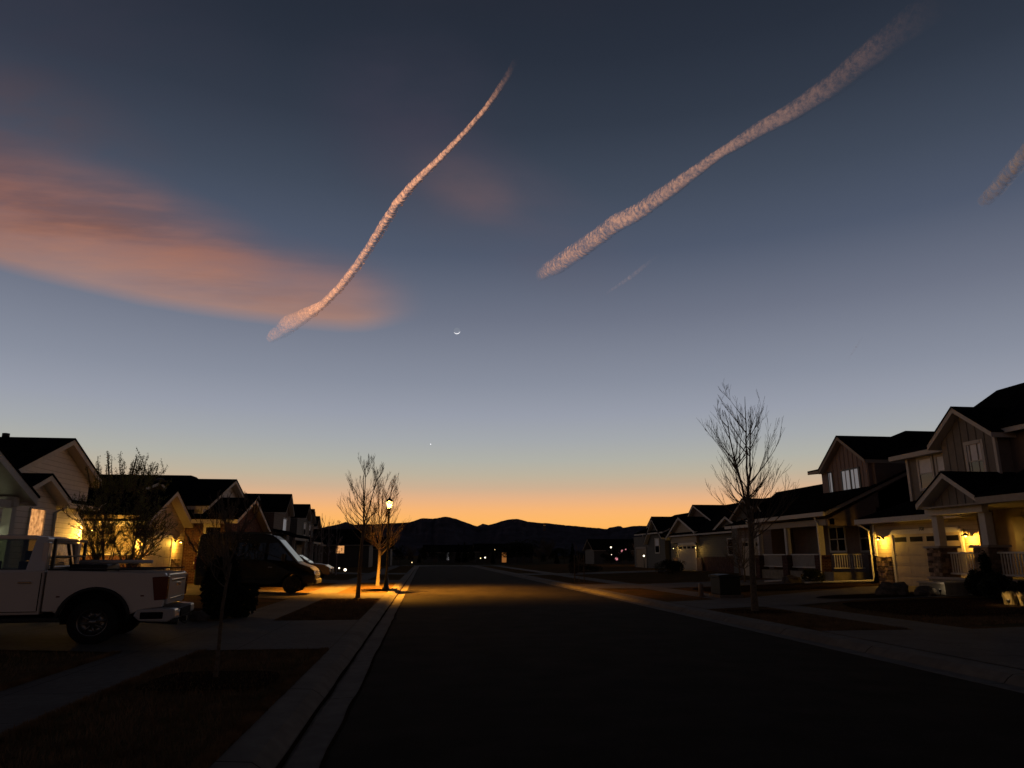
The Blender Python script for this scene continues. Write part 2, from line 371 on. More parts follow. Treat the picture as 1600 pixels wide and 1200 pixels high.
# ---------------------------------------------------------------- ground
def h(x, y=0):
    if y > 112: return .0
    def il(a, b, t): return b[0]+(b[1]-b[0])*min(1, max(0, (t-a[0])/(a[1]-a[0])))
    if x < 0: return il((-5, -11), (.10, .30), x) if x <= -1.5 else -.12
    return il((11.5, 20), (.10, .35), x) if x >= 8.0 else -.12
def ground():
    m = MB(); xs = [-9000, -3000, -800, -200, -60, -20, -11, -8, -5, -3, -1.5, -1.45, 7.95, 8.0, 9.7, 11.5, 14, 17, 20, 40, 80, 200, 800, 3000, 9000]
    ys = [-60, -20, 0, 20, 40, 60, 80, 100, 111, 113, 150, 300, 800, 2500, 6000, 13000]
    for x in xs:
        for y in ys: m.v.append((x, y, h(x, y) if y <= 112 else -.12))
    n = len(ys)
    for i in range(len(xs)-1):
        for j in range(n-1): m.face([i*n+j, (i+1)*n+j, (i+1)*n+j+1, i*n+j+1])
    o = m.build('ground', M_['grass']); tag(o, kind='structure'); return o
ground()
def sheet(name, polys, mat, lift=.012, thick=0, lab=None):
    """polys: lists of ((x, y) ...) following the slope; cut in x where the slope changes"""
    m = MB()
    for (x0, x1, f0, f1) in polys:   # f0, f1: functions giving y at x
        cuts = sorted({x0, x1}|{c for c in (-11, -8, -5, 11.5, 14, 17, 20) if min(x0, x1) < c < max(x0, x1)})
        for a, b in zip(cuts[:-1], cuts[1:]):
            za, zb = h(a+.001 if a > 0 else a-.001)+lift, h(b)+lift
            za = h(a)+lift if not (a in (-1.5,)) else .1+lift
            m.quad((a, f0(a), za), (b, f0(b), zb), (b, f1(b), zb), (a, f1(a), za))
    o = m.build(name, mat); tag(o, kind='structure'); return o
K = lambda c: (lambda x: c)
LIN = lambda xa, ya, xb, yb: (lambda x: ya+(yb-ya)*(x-xa)/(xb-xa))
# road with a slight crown, gutters and rolled kerbs
YE = 113
m = MB(); xs = [-.75, .5, 2, 3.2, 4.4, 6, 7.15]; zs = [0, .025, .05, .06, .05, .025, 0]
yy = [-30, 0, 10, 25, 50, 80, YE]
for x, z in zip(xs, zs):
    for y in yy: m.v.append((x, y, z))
for i in range(len(xs)-1):
    for j in range(len(yy)-1): m.face([i*7+j, (i+1)*7+j, (i+1)*7+j+1, i*7+j+1], True)
tag(m.build('road', M_['asphalt']), kind='structure')
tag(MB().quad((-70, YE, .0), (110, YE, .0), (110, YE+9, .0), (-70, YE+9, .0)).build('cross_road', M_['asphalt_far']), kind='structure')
def curb(side, segs):
    m = MB()
    prof = [(-.75, -.05), (-.75, .004), (-1.06, -.012), (-1.10, -.006), (-1.16, .05), (-1.24, .098), (-1.5, .112), (-1.5, -.05)] if side < 0 else \
           [(7.15, -.05), (7.15, .004), (7.46, -.012), (7.5, -.006), (7.56, .05), (7.64, .098), (8.0, .112), (8.0, -.05)]
    for a, b in segs: m.prism('y', prof, a, b)
    o = m.build('curb', M_['curb']); tag(o, kind='structure')
curb(-1, [(-30, YE)]); curb(1, [(-30, YE)])
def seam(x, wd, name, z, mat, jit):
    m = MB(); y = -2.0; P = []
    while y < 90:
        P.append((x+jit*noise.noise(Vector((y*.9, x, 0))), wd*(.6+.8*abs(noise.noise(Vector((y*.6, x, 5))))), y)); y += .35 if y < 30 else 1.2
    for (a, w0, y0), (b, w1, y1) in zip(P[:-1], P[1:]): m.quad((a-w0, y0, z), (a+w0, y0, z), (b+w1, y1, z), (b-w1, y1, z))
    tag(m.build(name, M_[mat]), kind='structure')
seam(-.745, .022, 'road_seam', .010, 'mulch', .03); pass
seam(-1.075, .030, 'gutter_shade', .004, 'mulch', .02)  # dark strip coloured in as the kerb face's shade along the flow line
# left pavement and drives
sheet('sidewalk', [(-4.72, -3.5, K(-30), K(YE))], M_['concrete'], .014)
sheet('driveway', [(-13, -1.5, K(12.6), K(18.0))], M_['concrete'], .019)
sheet('driveway', [(-4.72, -1.5, K(26.7), K(30.4)), (-11.3, -4.72, LIN(-4.72, 26.7, -11.2, 28.2), LIN(-4.72, 31.0, -11.2, 35.8))], M_['concrete'], .019)
sheet('driveway', [(-11, -1.5, K(41.5), K(46.5))], M_['concrete'], .019)
sheet('driveway', [(-11, -1.5, K(60), K(65))], M_['concrete'], .019)
# right pavement and drives
sheet('sidewalk', [(10.1, 11.4, K(-30), K(YE))], M_['concrete'], .014)
sheet('driveway', [(8, 20, K(9.2), K(14.3))], M_['concrete'], .019)
sheet('driveway', [(8, 20.3, LIN(8, 20.3, 20.3, 25.0), LIN(8, 23.6, 20.3, 30.2))], M_['concrete'], .019)
sheet('driveway', [(8, 23, K(33.5), K(38.3))], M_['concrete'], .019)
sheet('driveway', [(8, 23, K(57), K(62))], M_['concrete'], .019)
sheet('path', [(11.4, 18.2, K(22.6), K(23.5))], M_['concrete'], .016)
# planting beds
def bed(x0, x1, y0, y1, seed):
    m = MB(); rnd = random.Random(seed); cx, cy = (x0+x1)/2, (y0+y1)/2; pts = []
    for k in range(28):
        t = 2*math.pi*k/28; q = 1+.12*noise.noise(Vector((math.cos(t)*1.4, math.sin(t)*1.4, seed)))
        px, py = cx+(x1-x0)/2*math.copysign(abs(math.cos(t))**.6, math.cos(t))*q, cy+(y1-y0)/2*math.copysign(abs(math.sin(t))**.6, math.sin(t))*q
        pts.append((px, py, h(px)+.03))
    c = (cx, cy, h(cx)+.05)
    for k in range(28): m.quad(c, pts[k], pts[(k+1) % 28])
    tag(m.build('planting_bed', M_['mulch']), kind='structure')
bed(12.2, 18.2, 16.5, 21.9, 1); bed(13.5, 19.2, 23.0, 24.9, 2); bed(-9, -4.9, 18.4, 21.6, 3); bed(11.8, 20, 28.8, 33, 4); bed(-3.3, -1.75, 8.9, 10.3, 5); bed(8.2, 9.9, 18.5, 20, 6)

# dormant grass blades close to the camera: nobody could count them
def grass(areas, n, seed):
    rnd = random.Random(seed); m = MB()
    for _ in range(n):
        x0, x1, y0, y1 = areas[rnd.randrange(len(areas))]
        x, y = rnd.uniform(x0, x1), y0+(y1-y0)*rnd.random()**1.5
        z = h(x); a = rnd.uniform(0, 6.28); s = rnd.uniform(.03, .075); d = rnd.uniform(-.03, .03); e = rnd.uniform(-.03, .03)
        m.quad((x-math.cos(a)*.006, y-math.sin(a)*.006, z), (x+math.cos(a)*.006, y+math.sin(a)*.006, z), (x+d, y+e, z+s))
    tag(m.build('grass', M_['blade']), 'short dormant lawn grass beside the kerb', 'grass', kind='stuff')
grass([(-3.45, -1.55, 4, 12.5), (-3.45, -1.55, 4, 12.5), (-9, -4.8, 7, 12.5), (-3.45, -1.55, 18.1, 26.6), (8.1, 10, 14.4, 20.2), (11.5, 17, 15, 20.5), (-1.62, -1.48, 3.5, 12.5), (-3.52, -3.42, 4, 12.5), (-4.8, -4.7, 7, 12.5)], 80000, 3)

# ---------------------------------------------------------------- mountains
PROF = [(-60, .02), (-45, .035), (-30, .045), (-16.94, .030), (-12.61, .0308), (-10.35, .0345), (-7.59, .0366), (-6.6, .0395), (-5.49, .0405), (-4.57, .0413), (-3.54, .0415), (-2.51, .0433), (-1.72, .0434), (-.95, .0456), (-.26, .0501), (.52, .0492), (1.57, .0524), (2.28, .0499), (3.1, .0451), (3.81, .0404), (4.42, .0378), (5.02, .0408), (6.03, .0465), (6.85, .0491), (7.36, .0488), (8.07, .0456), (9.89, .043), (11.9, .0394), (14.2, .0355), (15.65, .037), (16.29, .0394), (16.79, .0395), (19.32, .0386), (21.7, .0332), (26.32, .034), (34.77, .0288), (45, .03), (60, .03)]
def interp(P, t):
    for (a, b), (c, d) in zip(P[:-1], P[1:]):
        if a <= t <= c: return b+(d-b)*(t-a)/(c-a)
    return P[0][1] if t < P[0][0] else P[-1][1]
def ridge(name, P, dist, mat, a0, a1, depth=2600, rough=1.0, step=.15):
    m = MB(); rows = 12; k = int((a1-a0)/step)+1
    for i in range(k):
        az = a0+i*step; hh = interp(P, az)*dist+1.6
        hh += rough*dist*.0006*(noise.noise(Vector((az*1.9, 3.3, 0)))+.6*noise.noise(Vector((az*6.1, 7.7, 0))))
        for j in range(rows+3):
            t = j/rows; d = dist-depth*(1-t) if j <= rows else dist+(j-rows)*900
            z = hh*(t**1.1) if j <= rows else hh*(1-.45*(j-rows))
            if 0 < j < rows: z *= 1+.30*(1-t)*noise.noise(Vector((az*.55, t*3, 1.3)))+.10*noise.noise(Vector((az*2.3, t*7, 5)))
            if j < rows: z = min(z, hh*(d/dist)*.97)
            m.v.append((math.sin(R(az))*d, math.cos(R(az))*d, z if j else -5))
    q = rows+3
    for i in range(k-1):
        for j in range(q-1): m.face([i*q+j, (i+1)*q+j, (i+1)*q+j+1, i*q+j+1])
    tag(m.build(name, mat), kind='structure')
ridge('mountains', PROF, 10000, M_['mountain'], -60, 60)
ridge('snowy_mountains', [(-8.4, .030), (-7.59, .0375), (-6.6, .041), (-6.1, .0444), (-5.49, .0405), (-4.9, .034), (3.4, .0306), (3.9, .0378), (4.35, .0412), (4.51, .0428), (4.75, .0420), (5.1, .0405), (5.7, .033), (14.0, .0316), (14.5, .0372), (14.85, .0380), (15.2, .0392), (15.4, .0390), (15.9, .033), (16.5, .028)], 14500, M_['mountain_snow'], -9, 17, 2500, .4, .08)

# ---------------------------------------------------------------- moon, planet, trails
def sky_at(az, t, dist): return Vector((math.sin(R(az))*dist, math.cos(R(az))*dist, t*dist+1.6))
mp = sky_at(2.2, .3213, 50000); rad = 50000*.0046
m = MB(); prof = [(rad*math.sin(math.pi*i/24), -rad*math.cos(math.pi*i/24)) for i in range(25)]
m.lathe(mp, prof, 32)
moon = m.build('moon', emit('earthshine', lin((119, 126, 140)), 1.0)); tag(moon, 'thin crescent moon hanging low in the blue dusk sky', 'moon')
# lit crescent: the sliver of the globe turned to the sun below
m = MB(); vdir = (mp-cam.location).normalized(); right = vdir.cross(Vector((0, 0, 1))).normalized(); upv = right.cross(vdir)
n = 28; tilt = R(10)
for i in range(n+1):
    a = R(180)+R(14)+(R(152))*i/n + tilt
    wd = .20*math.sin(math.pi*i/n)
    for rr in (1.03, 1.03-wd-.01):
        e = right*math.cos(a)*rr*rad+upv*math.sin(a)*rr*rad
        m.v.append(tuple(mp+e-vdir*rad*(1.02-.2*(rr > 1))))
for i in range(n): m.face([2*i, 2*i+2, 2*i+3, 2*i+1])
m.v = [tuple(Vector(p)) for p in m.v]
m.build('crescent', emit('moonlight', (.95, .97, 1), 1.25)); bpy.data.objects['crescent'].parent = moon
pp = sky_at(.26, .1527, 50000)
m = MB(); m.lathe(pp, [(34*math.sin(math.pi*i/10), -34*math.cos(math.pi*i/10)) for i in range(11)], 12)
tag(m.build('planet', emit('planet_light', (.95, .95, 1), 1.5)), 'tiny bright planet low in the sky below the moon', 'planet')

def trail_mat(name, col, seed, soft=1.4, k=1.0, fs=2.4, back=True):
    m = bpy.data.materials.new(name); m.use_nodes = True; t = m.node_tree; t.nodes.clear(); n_, l_ = t.nodes, t.links
    o = n_.new('ShaderNodeOutputMaterial'); mix = n_.new('ShaderNodeMixShader'); tr = n_.new('ShaderNodeBsdfTransparent')
    df = n_.new('ShaderNodeBsdfDiffuse'); tl = n_.new('ShaderNodeBsdfTranslucent'); ms = n_.new('ShaderNodeMixShader'); ms.inputs[0].default_value = .97 if back else .4
    for x in (df, tl): x.inputs[0].default_value = tuple(col)+(1,)
    g_ = n_.new('ShaderNodeNewGeometry'); lw = n_.new('ShaderNodeLayerWeight'); lw.inputs[0].default_value = .5
    at = n_.new('ShaderNodeAttribute'); at.attribute_name = 'thickness'
    sc_ = n_.new('ShaderNodeVectorMath'); sc_.operation = 'SCALE'; sc_.inputs['Scale'].default_value = .004; l_.new(g_.outputs['Position'], sc_.inputs[0])
    tx = n_.new('ShaderNodeTexNoise'); tx.inputs['Scale'].default_value = fs; tx.inputs['Detail'].default_value = 8; tx.inputs['Roughness'].default_value = .72; l_.new(sc_.outputs[0], tx.inputs[0])
    def M(op, a, b=None, cl=False):
        q = n_.new('ShaderNodeMath'); q.operation = op; q.use_clamp = cl
        for i, x in enumerate((a, b)):
            if x is None: continue
            if isinstance(x, (int, float)): q.inputs[i].default_value = x
            else: l_.new(x, q.inputs[i])
        return q.outputs[0]
    fac = M('POWER', M('SUBTRACT', 1.0, lw.outputs['Facing']), soft)
    nn = n_.new('ShaderNodeMapRange'); l_.new(tx.outputs[0], nn.inputs[0]); nn.inputs[1].default_value = .33; nn.inputs[2].default_value = .66; nn.inputs[3].default_value = .15; nn.inputs[4].default_value = 1.25
    # the edges are eaten away by the turbulence: thin where the tube is seen at a glance
    er = n_.new('ShaderNodeMapRange'); er.interpolation_type = 'SMOOTHSTEP'; l_.new(M('ADD', fac, M('MULTIPLY', M('SUBTRACT', tx.outputs[0], .5), 2.6)), er.inputs[0]); er.inputs[1].default_value = .0; er.inputs[2].default_value = .95
    a = M('MULTIPLY', M('MULTIPLY', M('MULTIPLY', M('ADD', M('MULTIPLY', er.outputs[0], .75), M('MULTIPLY', fac, .3)), at.outputs['Fac']), k), M('MULTIPLY', M('MULTIPLY', fac, 3.0, True), M('ADD', .30, M('MULTIPLY', nn.outputs[0], .75))), True)
    a = M('MULTIPLY', a, M('SUBTRACT', 1.0, g_.outputs['Backfacing']))
    bp = n_.new('ShaderNodeBump'); bp.inputs['Strength'].default_value = .5; bp.inputs['Distance'].default_value = 25; l_.new(tx.outputs[0], bp.inputs['Height'])
    if back: l_.new(bp.outputs[0], df.inputs['Normal'])
    else:
        c2 = n_.new('ShaderNodeCombineXYZ'); [setattr(c2.inputs[i], 'default_value', dirv[i]) for i in range(3)]; l_.new(c2.outputs[0], df.inputs['Normal'])
    cn = n_.new('ShaderNodeCombineXYZ'); [setattr(cn.inputs[i], 'default_value', -dirv[i]) for i in range(3)]
    vm = n_.new('ShaderNodeVectorMath'); vm.operation = 'SCALE'; vm.inputs['Scale'].default_value = 1.6; l_.new(cn.outputs[0], vm.inputs[0])
    va = n_.new('ShaderNodeVectorMath'); va.operation = 'ADD'; l_.new(vm.outputs[0], va.inputs[0]); l_.new(bp.outputs[0], va.inputs[1])
    vn_ = n_.new('ShaderNodeVectorMath'); vn_.operation = 'NORMALIZE'; l_.new(va.outputs[0], vn_.inputs[0]); l_.new(vn_.outputs[0], tl.inputs['Normal'])
    l_.new(df.outputs[0], ms.inputs[1]); l_.new(tl.outputs[0], ms.inputs[2])
    l_.new(a, mix.inputs[0]); l_.new(tr.outputs[0], mix.inputs[1]); l_.new(ms.outputs[0], mix.inputs[2]); l_.new(mix.outputs[0], o.inputs[0])
    return m
def trail(pts, mat, label, lobes=0, lobe_side=1, seed=1, z=8000, amp=.25, n=28):
    """a long tube of cloud at 8 km; pts: (x, y, width, density)"""
    # resample
    P = []
    for (a, b) in zip(pts[:-1], pts[1:]):
        d = math.hypot(b[0]-a[0], b[1]-a[1]); k = max(1, int(d/22))
        for i in range(k): P.append([a[q]+(b[q]-a[q])*i/k for q in range(4)])
    P.append(list(pts[-1]))
    for _ in range(60):   # soften the corners
        Q = [list(p) for p in P]
        for i in range(1, len(P)-1):
            for q in range(4): Q[i][q] = (P[i-1][q]+2*P[i][q]+P[i+1][q])/4
        P = Q
    m = MB(); dn = []; s = 0
    for i, p in enumerate(P):
        a, b = P[max(i-1, 0)], P[min(i+1, len(P)-1)]
        t = Vector((b[0]-a[0], b[1]-a[1], 0)).normalized(); side = Vector((t.y, -t.x, 0)); upz = Vector((0, 0, 1))
        if i: s += math.hypot(p[0]-P[i-1][0], p[1]-P[i-1][1])
        taper = min(1, .55+i/14, .55+(len(P)-1-i)/14); fade = min(1, (i+1)/18, (len(P)-i)/60)
        cw = Vector((p[0], p[1], z)); cw += side*p[2]*.10*noise.noise(Vector((s/900, seed, 0)))
        for j in range(n):
            th = 2*math.pi*j/n; d = side*math.cos(th)+upz*math.sin(th)
            r = p[2]/2*taper
            q3 = cw+d*r
            aw = amp*(.35+.65*min(1, p[3]))
            r *= 1+aw*2*noise.noise(Vector((q3.x/170, q3.y/170, q3.z/170+seed)))+aw*1.5*noise.noise(Vector((q3.x/90, q3.y/90, q3.z/70+seed)))
            if lobes:
                k = max(0, lobe_side*math.cos(th))
                nv = noise.noise(Vector((s/48+math.cos(th)*2.0, math.sin(th)*2.4, seed)))+.6*noise.noise(Vector((s/95, math.sin(th)*2.2, seed+3)))
                r *= 1+lobes*min(1, p[3]*1.5)**1.5*(.12+k)*(nv if nv > 0 else nv*.35)
            m.v.append(tuple(cw+d*r)); dn.append(p[3]*fade)
    for i in range(len(P)-1):
        for j in range(n):
            k = (j+1) % n; m.face([i*n+j, i*n+k, (i+1)*n+k, (i+1)*n+j], True)
    m.face(list(range(n))[::-1]); m.face([(len(P)-1)*n+j for j in range(n)])
    o = m.build('contrail', mat); at = o.data.attributes.new('thickness', 'FLOAT', 'POINT'); at.data.foreach_set('value', dn)
    tag(o, label, 'contrail', 'vapour trails in the dusk sky')
cA = trail_mat('orange_trail', (.80, .64, .55), 1, .75, 1.1, 3.2)
cB = trail_mat('pink_trail', (.36, .34, .38), 2, 1.3, .95, 2.6)
cC = trail_mat('grey_trail', (.80, .90, 1.0), 3, 1.0, 1.15, 1.8, False)
cD = trail_mat('faint_trail', (.7, .75, .9), 4, 1.2, 1.0, 2.0, False)
A = [(-6014, 26668, 380, .30), (-5064, 24927, 640, .32), (-4186, 23571, 430, .42), (-3515, 22536, 240, 1.0), (-2830, 21014, 236, 1.1), (-2314, 19676, 241, 1.0), (-1735, 18043, 224, .95), (-1224, 16454, 222, .95), (-869, 15350, 209, .9), (-412, 14266, 169, .8), (124, 13216, 132, .75), (593, 12201, 111, .6), (905, 11491, 106, .5), (1083, 10912, 136, .3), (1246, 10378, 152, .18), (1300, 10052, 120, .04)]
B = [(3131, 19414, 377, .3), (3503, 18506, 539, .75), (3863, 17580, 516, .95), (4472, 15841, 474, .95), (4887, 15042, 419, .85), (5287, 13920, 360, .75), (5622, 12879, 261, .7), (5816, 12340, 223, .62), (6169, 11639, 313, .42), (6621, 10766, 375, .30), (6869, 10128, 436, .22), (7031, 9441, 486, .15), (7239, 8604, 568, .07), (7558, 7915, 588, .02)]
trail(A, cA, 'bright orange wavy contrail crossing the left cloud above the crescent moon', .5, -1, 1, amp=.03)
trail(B, cB, 'long straight pinkish contrail widening towards the upper right sky', .10, 1, 5, amp=.004)
trail([(12723, 13718, 330, .4), (12493, 12969, 371, .55), (12057, 11783, 370, .6), (11719, 10801, 370, .55), (11000, 9300, 380, .5)], cC, 'short grey pink contrail at the right edge of the sky', .0, 1, 9, amp=.01)
trail([(5446, 20582, 100, .02), (5869, 18937, 170, .14), (6149, 17433, 130, .05)], cD, 'very faint short contrail just under the long pinkish one', 0, 1, 12, amp=.04)
trail([(17356, 26669, 100, .2), (16686, 25055, 140, .45), (15945, 23310, 80, .15)], cD, 'tiny faint contrail low in the sky above the right roofs', 0, 1, 15, amp=.02)

# ---------------------------------------------------------------- house kit
def chev(b0, z0, bm, zr, b1, z1, t, inset=0):
    s0 = (zr-z0)/(bm-b0); s1 = (z1-zr)/(b1-bm)
    b0 += inset*(1 if b1 > b0 else -1); b1 -= inset*(1 if b1 > b0 else -1)
    z0 = zr-(bm-b0)*s0; z1 = zr+(b1-bm)*s1
    return [(b0, z0), (bm, zr), (b1, z1), (b1, z1-t), (bm, zr-t), (b0, z0-t)]
def gable(par, ax, a0, a1, b0, z0, bm, zr, b1, z1, trim='trim', tt=.17, wall=None, walla=None, zb=None, over=.4, wname='gable_wall', tname='rake_board', front=None, batten=None):
    """gable roof with its ridge along ax between a0 and a1; wall: material of the gable end standing at walla=(w0, w1)"""
    up = lambda P, d: [(b, z+d) for b, z in P]
    MB().prism(ax, chev(b0, z0, bm, zr, b1, z1, .05), a0, a1).build('roof', M_['shingle'], par)
    d = .03 if a1 > a0 else -.03
    MB().prism(ax, up(chev(b0, z0, bm, zr, b1, z1, tt, .03), -.052), a0+d, a1-d).build(tname, M_[trim], par)
    if wall:
        s0 = (zr-z0)/(bm-b0); s1 = (z1-zr)/(b1-bm); c0 = b0+over; c1 = b1-over; q = -.055-tt
        P = [(c0, zb), (c0, zr-(bm-c0)*s0+q), (bm, zr+q), (c1, zr+(c1-bm)*s1+q), (c1, zb)]
        walla = (walla[0]+(.004 if walla[0] > walla[1] else -.004), walla[1])
        w_ = MB().prism(ax, P, *walla)
        if batten:       # vertical battens on the board siding
            fx = front; f = batten; c = c0+.08
            while c < c1-.05:
                zt = (zr-(bm-c)*s0 if c < bm else zr+(c-bm)*s1)+q-.04
                w_.abox('x' if ax == 'x' else 'y', fx+f*.002, fx+f*.028, c-.025, c+.025, zb+.01, zt); c += .38
        w_.build(wname, M_[wall], par)
def block(par, name, mat, x0, x1, y0, y1, z0, z1): return MB().box(x0, x1, y0, y1, z0, z1).build(name, M_[mat] if isinstance(mat, str) else mat, par)
def window(par, ax, p, out, c0, c1, z0, z1, trim='trim', tw=.10, panes=1, hung=True, glassm='glass', upper=None, lower=None, back='cardark', label=None):
    if c0 > c1: c0, c1 = c1, c0
    m = MB(); a, b = p+out*.002, p+out*.05
    m.abox(ax, a, b, c0-tw, c0, z0-tw, z1+tw); m.abox(ax, a, b, c1, c1+tw, z0-tw, z1+tw); m.abox(ax, a, b+out*.02, c0, c1, z1, z1+tw); m.abox(ax, a, b+out*.03, c0, c1, z0-tw, z0)
    st = (c1-c0)/panes
    for i in range(1, panes): m.abox(ax, a, b-out*.012, c0+st*i-.04, c0+st*i+.04, z0, z1)
    fr = m.build('window', M_[trim], par)
    if label: fr['label'] = label
    zm = (z0+z1)/2 if hung else z1
    for i in range(panes):
        g0, g1 = c0+st*i+(.04 if i else 0), c0+st*(i+1)-(.04 if i < panes-1 else 0)
        if hung: MB().abox(ax, p+out*.012, p+out*.034, g0, g1, zm-.025, zm+.025).build('sash_bar', M_[trim], fr)
        if upper and hung:
            MB().abox(ax, p+out*.004, p+out*.010, g0, g1, zm+.025, z1).build('blind', M_[upper], fr)
        lz1 = zm-.025 if (upper and hung) else z1
        MB().abox(ax, p+out*.003, p+out*.006, g0, g1, z0, lz1).build('curtain' if lower in ('curtain',) else 'interior', M_[lower or back], fr)
        if glassm: MB().abox(ax, p+out*.018, p+out*.022, g0, g1, z0, lz1).build('pane', M_[glassm], fr)
    return fr
def garage_door(par, p, out, c0, c1, z0, z1, trim='trim', mat='door', rows=4, cols=2, wins=4, lit=None, tw=.14):
    m = MB(); a, b = p+out*.002, p+out*.06
    m.box(a, b, c0-tw, c0, z0, z1+tw); m.box(a, b, c1, c1+tw, z0, z1+tw); m.box(a, b+out*.02, c0, c1, z1, z1+tw+.06)
    m.build('door_trim', M_[trim], par)
    d = MB(); d.box(p+out*.001, p+out*.012, c0, c1, z0, z1); hgt = (z1-z0)/(rows+1 if wins else rows)
    for r in range(rows):
        d.box(p+out*.010, p+out*.03, c0, c1, z0+hgt*r+.02, z0+hgt*(r+1)-.02)
        for k in range(cols*2):
            wd = (c1-c0)/(cols*2)
            d.box(p+out*.028, p+out*.036, c0+wd*k+.08, c0+wd*(k+1)-.08, z0+hgt*r+.10, z0+hgt*(r+1)-.10)
    if wins: d.box(p+out*.010, p+out*.028, c0, c1, z0+hgt*rows+.012, z1)
    dd = d.build('garage_door', M_[mat], par)
    for k in range(wins):
        wd = (c1-c0)/wins
        MB().box(p+out*.029, p+out*.034, c0+wd*k+.12, c0+wd*(k+1)-.12, z1-hgt*.72, z1-hgt*.25).build('door_window', M_[lit or 'cardark'], dd)
    return dd
def stones(m, ax, p, out, c0, c1, z0, z1, seed=0, dep=.09):
    rnd = random.Random(seed); z = z0
    while z < z1-.03:
        hh = min(rnd.choice((.07, .09, .12, .15)), z1-z); c = c0-rnd.uniform(0, .15)
        while c < c1:
            ww = rnd.uniform(.14, .42); a, b = max(c, c0), min(c+ww, c1)
            if b-a > .03: m.abox(ax, p, p+out*(dep*rnd.uniform(.55, 1)), a+.005, b-.005, z+.004, z+hh-.006)
            c += ww
        z += hh
def pier(par, cx, cy, sz, z0, z1, seed, name='stone_pier', cap='trim_dark'):
    hf = sz/2; m = MB(); m.box(cx-hf+.04, cx+hf-.04, cy-hf+.04, cy+hf-.04, z0, z1)
    stones(m, 'x', cx-hf+.045, -1, cy-hf, cy+hf, z0, z1, seed, .08); stones(m, 'y', cy-hf+.045, -1, cx-hf, cx+hf, z0, z1, seed+1, .08)
    stones(m, 'x', cx+hf-.045, 1, cy-hf, cy+hf, z0, z1, seed+2, .08); stones(m, 'y', cy+hf-.045, 1, cx-hf, cx+hf, z0, z1, seed+3, .08)
    o = m.build(name, M_['stone'], par); MB().box(cx-hf-.09, cx+hf+.09, cy-hf-.09, cy+hf+.09, z1, z1+.08).build('cap', M_[cap], o)
def railing(par, ax, p, c0, c1, z0, z1, mat='white_paint'):
    m = MB(); m.abox(ax, p-.045, p+.045, c0, c1, z1-.06, z1); m.abox(ax, p-.03, p+.03, c0, c1, z0, z0+.06); c = c0+.09
    while c < c1-.04: m.abox(ax, p-.018, p+.018, c-.018, c+.018, z0+.06, z1-.06); c += .125
    return m.build('railing', M_[mat], par)
def downspout(par, pts, mat='gutter', r=.045): return MB().tube(pts, r, 6).build('downspout', M_[mat], par)
def sconce(par, x, y, z, out, power, col=(1, .66, .22), ay=0, style='barn'):
    """wall light with a cone shade on a curved arm; out: direction away from the wall along x (or along y with ay)"""
    ox, oy = (out, 0) if not ay else (0, ay); D = .26
    s = MB(); s.tube([(x, y, z+.02), (x+ox*.04, y+oy*.04, z+.02)], .05, 10)
    s.tube([(x+ox*.03, y+oy*.03, z+.02), (x+ox*.12, y+oy*.12, z+.16), (x+ox*D, y+oy*D, z+.17), (x+ox*D, y+oy*D, z+.08)], .012, 6)
    o = s.build('wall_light', M_['black'], par)
    c = (x+ox*D, y+oy*D, z)
    MB().lathe(c, [(.03, .09), (.05, .07), (.10, .035), (.155, .0), (.150, -.003), (.09, .03), (.045, .06)], 16).build('shade', M_['black'], o)
    MB().lathe((c[0], c[1], z-.012), [(.005, -.035), (.03, -.02), (.036, 0), (.02, .03), (.003, .035)], 10).build('bulb', M_['bulb'], o)
    point('wall_light_glow', (c[0], c[1], z-.06), power, col, .04, o)
def text_obj(txt, size, loc, rot, mat, par, name='house_number', ext=.008):
    cu = bpy.data.curves.new(name, 'FONT'); cu.body = txt; cu.size = size; cu.extrude = ext; cu.align_x = 'CENTER'; cu.align_y = 'CENTER'
    t = bpy.data.objects.new('t', cu); COL.objects.link(t); bpy.context.view_layer.update()
    me = bpy.data.meshes.new_from_object(t); bpy.data.objects.remove(t)
    me.materials.clear(); me.materials.append(M_[mat]); me.name = name
    o = bpy.data.objects.new(name, me); COL.objects.link(o); o.parent = par; o.location = Vector(loc)-wloc(par); o.rotation_euler = rot; return o

# ---------------------------------------------------------------- right house 1 (two storeys, porch gable, lit garage)
H1 = thing('house', (22, 25, .35), 'nearest house on the right with stone porch piers and lit garage number 708', 'house', 'houses along the street')
GB = .33
# garage block
block(H1, 'wall', 'sid_tan', 20.3, 26, 24.5, 30.75, GB, 3.05)
MB().box(20.23, 20.32, 30.68, 30.82, GB+1.25, 3.0).build('corner_board', M_['trim'], H1)
m = MB(); stones(m, 'x', 20.3, -1, 29.72, 30.75, GB, 1.55, 11, .10); m.build('stone_veneer', M_['stone'], H1)
m = MB(); stones(m, 'x', 20.3, -1, 24.55, 25.25, GB, 1.5, 12, .1); m.build('stone_veneer', M_['stone'], H1)
garage_door(H1, 20.28, -1, 25.4, 29.45, GB, 2.47, wins=4, cols=2)
text_obj('708', .21, (20.19, 27.45, 2.66), (R(90), 0, R(-90)), 'black', H1)
sconce(H1, 20.28, 30.15, 2.32, -1, 85, (1, .52, .06)); sconce(H1, 20.28, 24.85, 2.32, -1, 85, (1, .52, .06))
